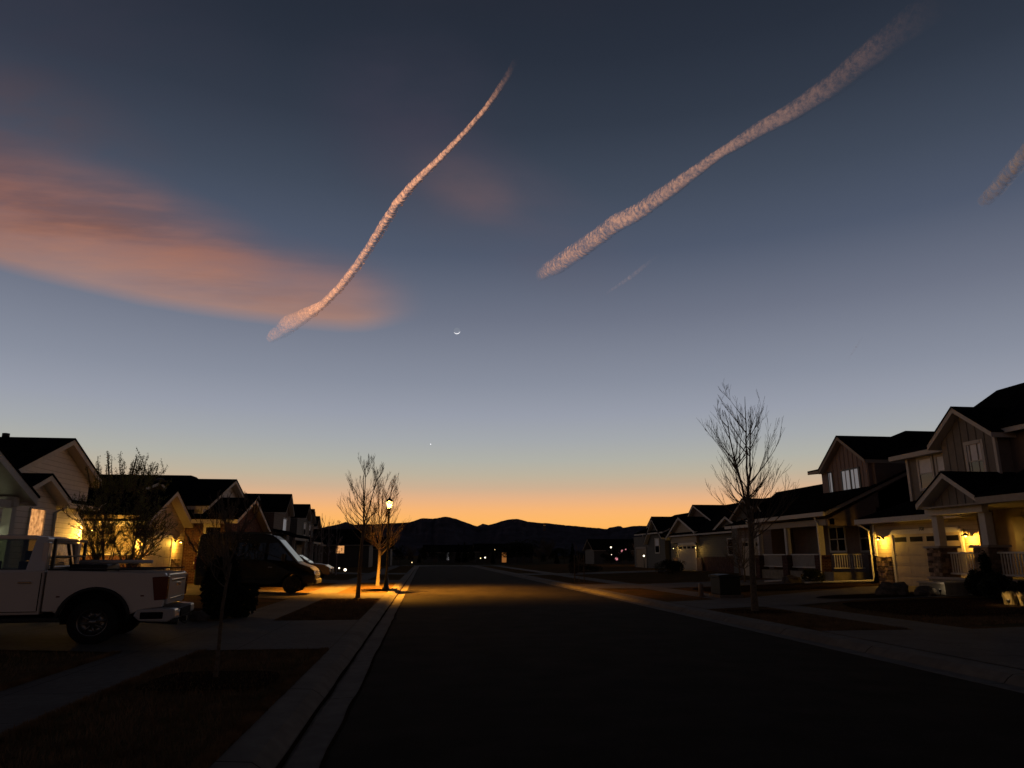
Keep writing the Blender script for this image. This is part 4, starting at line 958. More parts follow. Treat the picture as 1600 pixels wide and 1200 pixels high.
shrub((20.6, 58.5, .3), (.6, 1.2, .45), 'long dark hedge clump before the single storey house wall', n=1400, seed=13)
shrub((21.6, 61.8, .3), (.5, 1.3, .35), 'low dark hedge at the third right garage', n=1200, seed=14)
shrub((17.8, 52, .3), (1.2, 1.0, .5), 'broad dark shrub on the lawn left of the box', n=1200, seed=15)
shrub((12.4, 60, .1), (.5, .5, .55), 'brownish ball shrub far along the right verge', 'leaf_brown', n=800, seed=16)
shrub((14.5, 64, .1), (1.4, 1.0, .4), 'wide dark shrub mass beyond the brownish one', n=900, seed=17)
# small leafy tree by house 2 porch
def small_tree(loc, H, r, label, seed, mat='blossom', n=500, bark='bark', size=.05, name='small_tree', group=None):
    T = bare_tree(loc, H, r, H*.25, seed, label, group, leaders=3, n1=16, r0=.05, bark=bark, name=name, twig=1.1)
    rnd = random.Random(seed); m = MB(); c = Vector(loc)+Vector((0, 0, H*.62))
    m.leaves(c, (r, r, H*.38), n, size, rnd, .15); o = [k for k in T.children if k.name.startswith('crown')][0]; m.build('leaves', M_[mat], o); return T
small_tree((16.6, 36.6, .25), 2.7, .9, 'small pale blossoming tree before the second right porch', 61, 'blossom', 420, size=.035)
small_tree((18.4, 41.2, .25), 2.5, .8, 'little leafy tree beside the pale garage door of the second right house', 62, 'blossom', 380, size=.035)
small_tree((-6.9, 26.0, .2), 3.2, 1.1, 'dim blossom tree between the van and the brick gable', 63, 'blossom', 420, size=.03)
birch = bare_tree((17.4, 18.7, .3), 2.9, .5, 1.0, 71, 'slim birch with peeling pale bark before the right porch', None, leaders=2, n1=9, r0=.045, bark='bark_pale', cbark='bark', name='birch', fork=2.0)

# ---------------------------------------------------------------- boulders, planter, ornamental grass, box
def boulder(loc, r, seed, label, group='boulders at the garden edges'):
    m = MB().blob(loc, r, seed, .30, 14, 9); o = m.build('boulder', M_['boulder']); tag(o, label, 'boulder', group); return o
boulder((16.3, 24.0, .38), (.52, .42, .34), 2, 'largest pointed boulder at the corner of the right driveway')
boulder((16.9, 23.2, .36), (.36, .3, .2), 5, 'flat boulder right of the pointed one by the drive')
boulder((-5.75, 18.4, .22), (.28, .25, .17), 7, 'grey boulder by the tail of the white pickup')
boulder((-5.2, 18.05, .2), (.26, .22, .16), 9, 'boulder left of the dark rounded shrub')
boulder((18.0, 34.4, .4), (.42, .4, .25), 13, 'rounded boulder where the second downspout ends')
T = thing('planter', (17.9, 23.9, .33), 'low boxy planter bed between the boulders and the ball shrub', 'planter')
m = MB(); m.box(17.5, 18.3, 23.0, 24.3, .3, .66); m.build('box', M_['plinth'], T); MB().box(17.44, 18.36, 22.94, 24.36, .66, .72).build('rim', M_['trim_dark'], T)
def straw(loc, label, n=260, hgt=.55, seed=1, r=.28):
    rnd = random.Random(seed); m = MB(); b = Vector(loc)
    for _ in range(n):
        a = rnd.uniform(0, 6.28); q = rnd.random()**.6*r; p = b+Vector((math.cos(a)*q*.8, math.sin(a)*q*.8, 0)); e = b+Vector((math.cos(a)*q, math.sin(a)*q, hgt*rnd.uniform(.6, 1)))
        s = Vector((-math.sin(a), math.cos(a), 0))*.008; m.quad(p-s, p+s, (p+e)/2+s+Vector((0, 0, .08)), e)
    tag(m.build('ornamental_grass', M_['straw']), label, 'ornamental grass', 'straw coloured grasses lit from the ground')
straw((16.2, 18.8, .27), 'left clump of glowing straw grass at the right edge', 260, .40, 1, .2); straw((16.3, 18.35, .27), 'right clump of glowing straw grass cut by the right edge', 260, .40, 2, .2)
def spot_light(loc, power, label, col=(1, .62, .22)):
    T = thing('garden_light', loc, label, 'garden light', 'garden spotlights'); x, y, z = loc
    MB().tube([(x, y, z), (x, y, z+.12)], .012, 6).build('stake', M_['black'], T)
    MB().lathe((x, y, z+.10), [(.03, 0), (.04, .05), (.05, .09)], 10).build('housing', M_['black'], T)
    MB().lathe((x, y, z+.185), [(.001, .006), (.045, .003), (.045, 0), (.001, 0)], 10).build('lens', M_['bulb_white'], T)
    point('garden_glow', (x, y, z+.26), power, col, .03, T)
spot_light((15.85, 18.45, .24), 3.6, 'garden spotlight under the straw grass at the right edge')
spot_light((17.3, 23.0, .3), .7, 'small white garden spotlight beside the planter box', (1, .8, .5))
T = thing('utility_box', (11.1, 26.3, .12), 'dark green utility cabinet standing on the right lawn by the drive', 'utility box')
m = MB(); m.box(10.75, 11.65, 25.9, 26.9, .1, .2); m.build('pad', M_['concrete'], T)
m = MB(); m.box(10.8, 11.6, 25.95, 26.85, .2, .82); m.build('cabinet', M_['transf'], T, .03)
m = MB(); m.prism('y', [(10.76, .82), (11.64, .82), (11.64, .86), (11.2, .93), (10.76, .90)], 25.91, 26.89); m.build('lid', M_['transf'], T)
T = thing('utility_pedestal', (10.2, 26.7, .11), 'short pale pedestal left of the green utility cabinet', 'utility pedestal')
m = MB(); m.lathe((10.35, 26.7, .1), [(.09, 0), (.09, .42), (.075, .47), (.02, .5)], 12); m.build('post', M_['pot'], T); MB().box(10.2, 10.5, 26.5, 26.9, .1, .14).build('base_slab', M_['concrete'], T)
T = thing('garden_pot', (12.6, 29.2, .15), 'round pale pot on the right lawn behind the bare tree', 'pot')
MB().lathe((12.6, 29.2, .13), [(.14, 0), (.24, .12), (.28, .3), (.24, .46), (.2, .52), (.22, .56), (.18, .56), (.15, .45)], 16).build('pot', M_['pot'], T)
# staked young tree
T = bare_tree((7.95+.8, 41, .1), 2.1, .3, .9, 81, 'newly planted thin tree held between two pale stakes', None, leaders=2, n1=7, r0=.02, name='staked_tree', twig=.9)
for dx_ in (-.25, .3):
    m = MB(); m.tube([(8.75+dx_, 41, 0), (8.75+dx_, 41, 1.65)], .028, 8); m.tube([(8.75+dx_, 41, 1.3), (8.75, 41.0, 1.28)], .008, 4); m.build('stake', M_['bark'], T)
for i, (px, py, hh) in enumerate(((14.6, 68, 1.6), (5.2, 104, 1.7))):
    T = thing('marker_post', (px, py, .0), ['slim marker post beyond the staked tree', 'small post at the far end of the road'][i], 'post')
    MB().tube([(px, py, -.1), (px, py, hh)], .03, 6).build('post', M_['bark'], T); MB().box(px-.2, px+.2, py-.03, py-.01, hh-.3, hh).build('plate', M_['plastic'], T)

# ---------------------------------------------------------------- street lamps
def street_lamp(loc, Hh, label, power, spot=0, col=(1, .43, .045), r=.05):
    x, y, z = loc; T = thing('street_lamp', loc, label, 'street lamp', 'street lamps')
    MB().lathe(loc, [(.17, -.05), (.17, .06), (.11, .16), (.10, .45), (.065, .58), (.055, .7), (.042, Hh-.75), (.05, Hh-.74), (.05, Hh-.7), (.035, Hh-.68)], 16).build('pole', M_['black'], T)
    zb = z+Hh-.70
    MB().lathe((x, y, zb), [(.03, 0), (.05, .04), (.09, .12), (.10, .16), (.02, .162)], 16).build('neck', M_['black'], T)
    o = MB().lathe((x, y, zb+.17), [(.088, 0), (.13, .12), (.165, .27)], 12).build('lantern_glass', M_['lantern'], T); o.visible_shadow = True
    m = MB()
    for k in range(6):
        a = k*math.pi/3; m.tube([(x+.09*math.cos(a), y+.09*math.sin(a), zb+.165), (x+.172*math.cos(a), y+.172*math.sin(a), zb+.455)], .008, 4)
    m.build('glazing_bars', M_['black'], T)
    MB().lathe((x, y, zb+.455), [(.20, 0), (.19, .025), (.11, .10), (.04, .17), (.015, .20), (.02, .23), (.003, .26)], 12).build('cap', M_['black'], T)
    MB().lathe((x, y, zb+.2), [(.03, 0), (.035, .05), (.03, .12), (.004, .15)], 8).build('bulb', M_['bulb'], o)
    point('lamp_glow', (x, y, zb+.41), power, col, .05, T)
    if spot:
        l = bpy.data.lights.new('lamp_pool', 'SPOT'); l.energy = spot; l.color = col; l.spot_size = R(138); l.spot_blend = .45; l.shadow_soft_size = .04
        s = bpy.data.objects.new('lamp_pool', l); COL.objects.link(s); s.parent = T; s.location = (0, 0, Hh-.29); s.rotation_euler = (R(0), R(-9), 0)
    return T
street_lamp((-1.66, 33.4, .1), 4.15, 'black street lamp with lit lantern at the left kerb', 130, 12000)
street_lamp((27.0, 90, .0), 4.7, 'distant lit street lamp beside the fourth right house', 130)

# ---------------------------------------------------------------- vehicles
class LMB(MB):
    local = True
def wheel(par, x, y, z, r, wd, side, rim='chrome', dual=False, kind='wheel'):
    t = LMB(); n = 28
    prof = [(r*.60, wd*.5), (r*.92, wd*.5), (r, wd*.36), (r, -wd*.36), (r*.92, -wd*.5), (r*.60, -wd*.5)]
    def ring(mb, prof):
        b = len(mb.v); k = len(prof)
        for j in range(n):
            a = 2*math.pi*j/n
            for rr, yy_ in prof: mb.v.append((x+rr*math.cos(a), y+yy_*side, z+rr*math.sin(a)))
        for j in range(n):
            q = (j+1) % n
            for i in range(k-1): mb.face([b+j*k+i, b+j*k+i+1, b+q*k+i+1, b+q*k+i], True)
    ring(t, prof); W = t.build(kind, M_['rubber'], par)
    m = LMB(); d = wd*.5 if not dual else wd*.12
    ring(m, [(r*.62, wd*.48), (r*.585, wd*.49), (r*.56, wd*.44), (r*.50, d*.5), (r*.2, d*.9), (r*.17, wd*.44), (.002, wd*.46)])
    for k in range(8):
        a = k*math.pi/4+.2; m.tube([(x+r*.16*math.cos(a), y+side*wd*.40, z+r*.16*math.sin(a)), (x+r*.54*math.cos(a), y+side*wd*.36, z+r*.54*math.sin(a))], r*.05, 5)
    m.build('rim', M_[rim], W)
    return W
def rib(mb, rows, smooth=False):
    """skin rows of equal length point lists"""
    b = len(mb.v); k = len(rows[0])
    for r_ in rows: mb.v += [tuple(p) for p in r_]
    for i in range(len(rows)-1):
        for j in range(k-1): mb.face([b+i*k+j, b+i*k+j+1, b+(i+1)*k+j+1, b+(i+1)*k+j], smooth)
def arc(cx, cz, r, a0, a1, n): return [(cx+r*math.cos(R(a0+(a1-a0)*i/n)), cz+r*math.sin(R(a0+(a1-a0)*i/n))) for i in range(n+1)]

def pickup():
    """local axes: x towards the tail, y away from the camera, z up; origin on the ground under the rear bumper's near corner"""
    T = thing('pickup_truck', (-4.47, 13.6, h(-6)), 'white crew cab pickup truck with a light bar parked tail out on the left drive', 'pickup truck')
    W = 2.02
    # wheels: rear axle at x=-.98, front at -4.75
    wh = .41; RX = -1.16; FX = -4.75
    # lower body with wheel openings (extruded side profile)
    def side(y0, y1, mb):
        top = [(-5.75, .62), (-5.72, 1.16), (-5.3, 1.22), (-4.2, 1.27), (-4.1, 1.30), (-2.02, 1.36)]
        low = [(-2.02, .55)]+[(-4.1, .55)]+arc(FX, .42, .55, 20, 160, 10)+[(-5.6, .55)]
        mb.prism('y', top+low, y0, y1)
    b = LMB(); side(.03, W-.03, b); b.build('cab_body', M_['truck'], T, .03)
    # bed outer sides with flared arches
    m = LMB(); prof = [(-1.98, 1.36), (-.06, 1.30), (-.02, 1.22), (-.05, .66), (-.36, .62)]+arc(RX, .44, .56, 8, 172, 14)+[(-1.80, .60), (-1.98, .60)]
    for ya, yb_ in ((0, .13), (W-.13, W)): m.prism('y', prof, ya, yb_)
    m.box(-1.98, -.06, .13, W-.13, .72, .80); m.box(-1.98, -1.90, .13, W-.13, .8, 1.34)
    m.build('bed', M_['truck'], T, .025)
    for ya in (-.004, W-.15): LMB().box(-1.97, -.08, ya, ya+.154, 1.357, 1.385).build('bed_rail_cap', M_['plastic'], T, .01)
    # arch lips
    for y_ in (-.015, W+.015):
        LMB().tube([(px, y_, pz) for px, pz in arc(RX, .44, .575, 2, 178, 16)], .035, 6).build('wheel_arch', M_['plastic'], T); LMB().tube([(px, y_, pz) for px, pz in arc(FX, .42, .56, 2, 178, 16)], .03, 6).build('wheel_arch', M_['plastic'], T)
    m = LMB(); m.box(RX-.54, RX+.54, .12, W-.12, .36, 1.0); m.box(-1.9, -.4, .35, W-.35, .42, .72); m.box(-5.2, -.3, .5, .62, .46, .60); m.box(-5.2, -.3, W-.62, W-.5, .46, .6); m.build('underbody', M_['cardark'], T)
    # cab greenhouse
    zb, zt = 1.30, 1.98; pf = [(-4.22, zb), (-3.55, zt-.03), (-3.2, zt+.03), (-2.3, zt+.03), (-2.12, zt-.02), (-2.03, zb)]
    m = LMB(); ins = .16
    # roof and pillars
    m.prism('y', [(-3.62, zt-.05), (-3.2, zt+.03), (-2.3, zt+.03), (-2.08, zt-.05)], ins, W-ins)
    for yn, yo in ((.04, ins), (W-.04, W-ins)):
        for xa, xb, xc, xd in ((-4.22, -4.12, -3.60, -3.50), (-3.06, -2.97, -3.02, -2.94), (-2.34, -2.03, -2.26, -2.08)):
            m.v += [(xa, yn, zb), (xb, yn, zb), (xd, yo, zt), (xc, yo, zt), (xa, yn+(.06 if yn < 1 else -.06), zb), (xb, yn+(.06 if yn < 1 else -.06), zb), (xd, yo+(.06 if yn < 1 else -.06), zt), (xc, yo+(.06 if yn < 1 else -.06), zt)]
            q = len(m.v)-8; [m.face([q+i for i in f]) for f in ((0, 1, 2, 3), (7, 6, 5, 4), (0, 4, 5, 1), (2, 6, 7, 3), (1, 5, 6, 2), (0, 3, 7, 4))]
        m.prism('x', [(yn, zb), (yn+(.06 if yn < 1 else -.06), zb), (yn+(.075 if yn < 1 else -.075), zb+.07), (yn+(.01 if yn < 1 else -.01), zb+.07)], -4.2, -2.04)
    m.box(-2.09, -2.03, .1, W-.1, zb, zb+.13); m.box(-2.12, -2.07, ins, W-ins, zt-.12, zt-.02)
    m.box(-2.12, -2.03, .08, .25, zb+.1, zt-.1); m.box(-2.12, -2.03, W-.25, W-.08, zb+.1, zt-.1)
    m.build('cab_roof', M_['truck'], T, .015)
    for yn, yo in ((.055, ins+.01), (W-.055, W-ins-.01)):
        m = LMB(); m.quad((-4.15, yn, zb+.05), (-2.2, yn, zb+.05), (-2.2, yo, zt-.04), (-3.55, yo, zt-.04)); m.build('side_window', M_['carglass'], T)
    LMB().quad((-2.05, .2, zb+.12), (-2.05, W-.2, zb+.12), (-2.10, W-.24, zt-.1), (-2.10, .24, zt-.1)).build('rear_window', glass('rear_glass', (.22, .22, .2), .10), T)
    LMB().quad((-4.2, .1, zb), (-4.2, W-.1, zb), (-3.6, W-.2, zt-.03), (-3.6, .2, zt-.03)).build('windscreen', M_['carglass'], T)
    m = LMB()
    for sx in (-2.45, -3.35):
        for sy in (.28, 1.12):
            m.box(sx-.08, sx+.06, sy, sy+.56, 1.0, 1.52); m.box(sx-.05, sx+.05, sy+.14, sy+.42, 1.54, 1.72)
    m.box(-4.1, -2.1, .1, W-.1, 1.0, 1.02); m.build('seats', M_['cardark'], T, .02)
    # doors: seams, handles
    m = LMB()
    for x_ in (-2.06, -3.02, -4.12): m.box(x_-.006, x_+.006, .018, .031, .62, 1.31)
    m.box(-4.1, -2.06, .018, .031, .60, .612); m.build('door_seam', M_['cardark'], T)
    for x_ in (-2.30, -3.25): LMB().box(x_-.11, x_+.11, -.01, .028, 1.12, 1.155).build('door_handle', M_['chrome'], T, .012)
    # running board, flares
    LMB().box(-4.15, -1.66, -.06, .16, .42, .50).build('running_board', M_['plastic'], T, .02)
    # tail
    m = LMB(); m.box(-.07, -.005, .14, W-.14, .70, 1.28); m.build('tailgate', M_['truck_silver'], T, .02)
    m = LMB(); m.box(-.004, .008, .35, W-.35, 1.13, 1.17); m.box(-.004, .008, .35, W-.35, .78, .81); m.box(-.004, .014, .8, W-.8, 1.03, 1.10); m.build('tailgate_trim', M_['chrome'], T, .005)
    for y_, s in ((-.012, 1), (W+.012, -1)):
        m = LMB(); m.prism('y', [(-.27, 1.22), (.004, 1.24), (.004, .80), (-.20, .78)], y_, y_+s*.15); m.build('tail_light', M_['redlens'], T, .015)
    m = LMB(); m.prism('y', [(-.46, .62), (-.1, .64), (.17, .62), (.19, .46), (.05, .38), (-.40, .40), (-.52, .50)], -.02, .34); m.prism('y', [(-.46, .62), (-.1, .64), (.17, .62), (.19, .46), (.05, .38), (-.40, .40), (-.52, .50)], W-.34, W+.02); m.box(.0, .17, .34, W-.34, .42, .56); m.build('rear_bumper', M_['truck_silver'], T, .03)
    LMB().box(-.40, -.02, -.03, .0, .44, .57).build('bumper_step', M_['cardark'], T, .02)
    LMB().box(.17, .195, .5, W-.5, .45, .60).build('plate_recess', M_['cardark'], T)
    m = LMB(); m.box(-.2, .22, .95, 1.08, .32, .42); m.tube([(.0, 1.3, .40), (.08, 1.32, .28), (.14, 1.38, .24), (.18, 1.45, .3), (.12, 1.5, .38)], .014, 6); m.build('tow_hitch', M_['black'], T)
    LMB().tube([(-.6, .55, .40), (.16, .5, .34)], .055, 10).build('exhaust', M_['black'], T)
    # rack and light bar on the front of the bed
    m = LMB(); m.box(-1.97, -1.92, .1, W-.1, 1.36, 1.40); m.box(-1.97, -1.92, .1, W-.1, 1.60, 1.63)
    for k in range(2): m.box(-1.97, -1.92, .1+k*(W-.26), .16+k*(W-.26), 1.36, 1.95)
    m.box(-1.97, -1.92, .1, W-.1, 1.90, 1.95); m.build('headache_rack', M_['plastic'], T, .006)
    m = LMB(); y_ = .16
    while y_ < .95:
        z_ = 1.405
        while z_ < 1.59:
            m.box(-1.925, -1.915, y_, y_+.022, z_, z_+.018); z_ += .032
        y_ += .036
    m.build('perforated_panel', M_['amber_lit_dots'], T)  # amber light showing in the panel's holes is put into the dots' colour
    LMB().tube([(-1.92, 1.56, 1.50), (-.6, 1.56, 1.50)], .04, 12).build('light_bar', M_['gutter'], T)
    m = LMB(); m.box(-1.9, -1.25, .9, W-.2, .8, 1.46); m.build('tool_box', M_['plastic'], T, .03)
    for x_ in (RX, FX):
        for y_, s in ((.13, -1), (W-.13, 1)): wheel(T, x_, y_, wh-.01, wh, .26, s, 'rim_dark', dual=(x_ == RX))
    # nose, headlights, mirror
    m = LMB(); m.box(-5.80, -5.74, .15, W-.15, .66, 1.1); m.build('grille', M_['plastic'], T, .02)
    for y_ in (.06, W-.36): LMB().box(-5.80, -5.70, y_, y_+.3, .86, 1.1).build('headlight', M_['chrome'], T, .02)
    for y_, s in ((0, -1), (W, 1)): LMB().box(-4.0, -3.9, y_+s*.04, y_+s*.26, 1.32, 1.56).build('side_mirror', M_['plastic'], T, .02)
    m = LMB(); m.tube([(-1.55, -.006, .92), (-1.55, .01, .92)], .05, 14); m.build('fuel_cap', M_['truck'], T)
    for x_ in (-1.75, -.40): LMB().box(x_-.03, x_+.03, -.008, .002, .86, .885).build('side_marker', M_['redlens'], T, .004)
    T.rotation_euler = (0, 0, R(7.5)); T.scale = (.97, .93, .90)
    return T
pickup()

def van():
    """local axes: x towards the nose, y away from the camera"""
    T = thing('van', (-8.75, 29.4, h(-7)), 'dark green high roofed van parked on the second left drive', 'van'); T.rotation_euler = (0, 0, R(1.5))
    Ln, W, Hh = 4.62, 1.9, 2.42; T.scale = (.98, 1, .95)
    low = [(0.02, .35)]+[(.45, .35)]+arc(.95, .36, .40, 172, 8, 10)+[(2.95, .33)]+arc(3.72, .36, .42, 172, 8, 10)+[(4.5, .34)]
    prof = low+[(4.60, .45), (4.62, .72), (4.55, .92), (4.40, 1.04), (3.98, 1.19), (3.86, 1.26), (3.10, 2.15), (2.85, 2.33), (2.4, 2.41), (.35, 2.42), (.12, 2.36), (.03, 2.2), (0, 1.2)]
    m = LMB(); m.prism('y', prof, 0, W); b = m.build('body', M_['van'], T, .05)
    # tumblehome: narrow the roof
    for v_ in b.data.vertices:
        if v_.co.z > 1.2: v_.co.y += (.13*(v_.co.z-1.2)/1.2)*(1 if v_.co.y < W/2 else -1)
        if v_.co.x > 4.2: v_.co.y += (.12*(v_.co.x-4.2)/.4)*(1 if v_.co.y < W/2 else -1)
    ty = lambda z: .13*max(0, z-1.2)/1.2-.006
    m = LMB(); m.quad((3.20, ty(1.3), 1.3), (3.74, ty(1.3), 1.3), (3.08, ty(2.0), 2.03), (2.75, ty(2.0), 2.0), (2.72, ty(1.35), 1.35)); m.build('cab_window', M_['darkglass'], T)
    m = LMB(); m.quad((1.35, ty(1.35), 1.35), (2.6, ty(1.35), 1.35), (2.62, ty(2.02), 2.02), (1.35, ty(2.02), 2.02)); m.build('side_window', M_['darkglass'], T)
    m = LMB(); m.quad((3.895, .16, 1.27), (3.895, W-.16, 1.27), (3.10, W-.24, 2.16), (3.10, .24, 2.16)); m.build('windscreen', glass('van_windscreen', (.03, .03, .03), .06), T)
    m = LMB()
    for x_ in (1.25, 2.65, 3.1): m.box(x_, x_+.01, -.003, .003, .5, 1.2)
    m.box(.1, 3.2, -.02, .002, .62, .68); m.build('side_moulding', M_['plastic'], T)
    for x_ in (2.78, 1.4): LMB().box(x_, x_+.16, -.025, .0, 1.03, 1.06).build('door_handle', M_['chrome'], T, .008)
    m = LMB(); m.box(3.3, 3.42, -.24, -.02, 1.28, 1.58); m.build('side_mirror', M_['plastic'], T, .03)
    m = LMB()
    for k in range(4): m.box(4.56, 4.63, .5, W-.5, .62+k*.075, .645+k*.075)
    m.build('grille', M_['chrome'], T, .006)
    for y_ in (.14, W-.42): LMB().prism('y', [(4.36, 1.00), (4.57, .88), (4.605, .74), (4.40, .80)], y_-.02, y_+.30).build('headlight', M_['chrome'], T, .02)
    LMB().box(4.55, 4.68, .1, W-.1, .36, .56).build('front_bumper', M_['plastic'], T, .04)
    for y_ in (-.012, W-.1): LMB().box(-.03, .06, y_, y_+.11, .95, 1.45).build('tail_light', M_['redlens'], T, .02)
    m = LMB(); m.box(.6, 2.9, .3, .34, 2.43, 2.47); m.box(.6, 2.9, W-.34, W-.3, 2.43, 2.47); m.build('roof_rail', M_['plastic'], T)
    LMB().box(.5, 4.3, .2, W-.2, .25, .6).build('underbody', M_['cardark'], T)
    for x_ in (.95, 3.72):
        for y_, s in ((.10, -1), (W-.10, 1)): wheel(T, x_, y_, .35, .35, .23, s, 'plastic')
van()

def car():
    T = thing('parked_car', (-9.6, 43.2, h(-8)), 'bronze car parked behind the van, only its front showing', 'car')
    W = 1.82
    low = [(.1, .3)]+arc(.85, .32, .37, 172, 8, 8)+arc(3.4, .32, .37, 172, 8, 8)+[(4.15, .3)]
    m = LMB(); m.prism('y', low+[(4.25, .45), (4.2, .72), (3.9, .88), (3.1, .97), (.2, .97), (.02, .75)], 0, W); m.build('body', M_['suv'], T, .05)
    m = LMB(); m.prism('y', [(.25, .97), (3.05, .97), (2.35, 1.42), (1.9, 1.5), (.9, 1.5), (.45, 1.4)], .1, W-.1); g2 = m.build('cabin', M_['suv'], T, .05)
    for v_ in g2.data.vertices:
        if v_.co.z > 1.1: v_.co.y += .12*(1 if v_.co.y < W/2 else -1)
    m = LMB(); m.quad((.5, .10, 1.02), (2.85, .10, 1.02), (2.3, .205, 1.38), (.6, .205, 1.38)); m.build('side_window', M_['darkglass'], T)
    m = LMB(); m.quad((3.06, .16, 1.0), (3.06, W-.16, 1.0), (2.38, W-.28, 1.43), (2.38, .28, 1.43)); m.build('windscreen', glass('car_windscreen', (.05, .05, .05), .3), T)
    for y_ in (.08, W-.42): LMB().prism('y', [(4.0, .80), (4.23, .70), (4.25, .6), (4.05, .64)], y_, y_+.34).build('headlight', M_['chrome'], T, .02)
    m = LMB(); m.box(4.22, 4.27, .5, W-.5, .42, .62); m.build('grille', M_['plastic'], T)
    LMB().box(2.5, 2.62, -.16, .02, .98, 1.12).build('side_mirror', M_['suv'], T, .02)
    for x_ in (.85, 3.4):
        for y_, s in ((.1, -1), (W-.1, 1)): wheel(T, x_, y_, .32, .32, .2, s, 'alu')
car()

# ---------------------------------------------------------------- far trees, far houses and their lights
def proto_tree(kind, seed):
    rnd = random.Random(seed); T = thing('far_tree', (0, 0, 0), 'x', 'tree', 'trees beyond the end of the road')
    tr = LMB(); fo = LMB(); H = 6.0
    if kind == 'conifer':
        tr.tube([(0, 0, -.3), (0, 0, H*.9)], [.14, .03], 6)
        for k in range(16):
            t = k/16; z = .6+(H-.6)*t; rr = 1.35*(1-t)+.08
            fo.leaves((rnd.gauss(0, .06), rnd.gauss(0, .06), z), (rr, rr, .38), int(26+90*(1-t)), .26, rnd, .2)
    elif kind == 'round':
        tr.tube([(0, 0, -.3), (.05, 0, 1.5), (0, .05, 3.5)], [.16, .12, .05], 6)
        for k in range(16):
            a = rnd.uniform(0, 6.28); q = rnd.uniform(0, 1.5); fo.leaves((math.cos(a)*q, math.sin(a)*q, rnd.uniform(2.0, 5.0)), (1.1, 1.1, .85), 75, .2, rnd, .1)
    else:
        tr.tube([(0, 0, -.3), (.05, 0, 1.6)], [.14, .10], 6)
        for k in range(60):
            a = rnd.uniform(0, 6.28); z = rnd.uniform(1.2, 3.0); p = Vector((0, 0, z)); d = Vector((math.cos(a)*.6, math.sin(a)*.6, 1)).normalized(); P = [p]
            for i in range(5): P.append(P[-1]+(d+Vector((rnd.gauss(0, .15), rnd.gauss(0, .15), .1))).normalized()*.62)
            fo.tube(P, [.05, .04, .03, .022, .016, .01], 3, False)
            for _ in range(3):
                i = rnd.randint(1, 4); e = P[i]+Vector((rnd.gauss(0, .35), rnd.gauss(0, .35), .8)); fo.tube([P[i], (P[i]+e)/2, e], [.02, .015, .008], 3, False)
    tr.build('trunk', M_['bark'], T); fo.build('crown', M_['conifer' if kind == 'conifer' else 'leaf_dark' if kind == 'round' else 'bark'], T); return T
protos = {k: proto_tree(k, i+3) for i, k in enumerate(('conifer', 'round', 'bare'))}
first = {k: True for k in protos}
def cz(x, y): return -.12 if y > 112 else h(x)
rnd = random.Random(77)
def px_az(px): return YAW+math.atan((px-800)/1141)
FT = []   # (image column as a bearing, distance, height, kind, width factor)
for px, d, topy, kind in [(520, 96, 850, 'round'), (548, 104, 846, 'bare'), (566, 120, 848, 'round'), (580, 128, 851, 'conifer'), (600, 134, 849, 'round'), (622, 140, 851, 'round'), (642, 150, 852, 'bare'), (660, 155, 853, 'round'),
    (678, 160, 852, 'round'), (700, 165, 853, 'round'), (716, 168, 851, 'conifer'), (726, 172, 849, 'conifer'), (742, 180, 852, 'round'), (760, 175, 853, 'round'), (778, 170, 852, 'round'), (792, 168, 846, 'round'), (806, 165, 842, 'round'), (818, 166, 841, 'round'), (830, 170, 845, 'round'), (842, 160, 853, 'bare'), (856, 150, 840, 'bare'),
    (866, 165, 853, 'round'), (882, 160, 853, 'round'), (895, 155, 850, 'conifer'), (908, 158, 858, 'round'), (922, 150, 858, 'round'), (938, 145, 856, 'round'), (948, 132, 852, 'bare'), (962, 125, 854, 'round'), (978, 122, 850, 'round'), (990, 130, 845, 'bare'), (640, 170, 862, 'round'), (735, 160, 860, 'round'), (870, 150, 862, 'conifer'), (910, 140, 865, 'round'), (690, 150, 862, 'round'), (770, 150, 862, 'conifer'), (850, 145, 864, 'round'),
    (655, 165, 864, 'conifer'), (950, 118, 862, 'round'), (972, 112, 864, 'round'), (534, 100, 858, 'round')]:
    a = px_az(px)-0; x, y = d*math.sin(a), d*math.cos(a); Ht = 1.6+(868-topy)/1109*d*1.0+.15
    FT.append((x, y, Ht, kind))
nm = {'conifer': 'dark pointed conifer', 'round': 'dark round crowned tree', 'bare': 'bare thin branched tree'}
FT.sort(key=lambda q: q[0]/q[1]); cnt = {}
for i, (x, y, Ht, kind) in enumerate(FT):
    src = protos[kind]; o = src if first[kind] else copy_tree(src); first[kind] = False
    o.location = (x, y, cz(x, y)); s = Ht/6.0; wd = s*rnd.uniform(1.0, 1.5) if kind != 'conifer' else s*rnd.uniform(.8, 1.1)
    o.scale = (wd, wd, s); o.rotation_euler = (0, 0, rnd.uniform(0, 6.28)); cnt[kind] = cnt.get(kind, 0)+1
    ordi = i+1; suf = 'th' if 10 < ordi % 100 < 14 else {1: 'st', 2: 'nd', 3: 'rd'}.get(ordi % 10, 'th')
    o['label'] = nm[kind]+', %d%s from the left in the far tree line' % (ordi, suf); o['group'] = 'trees in the far tree line beyond the road'
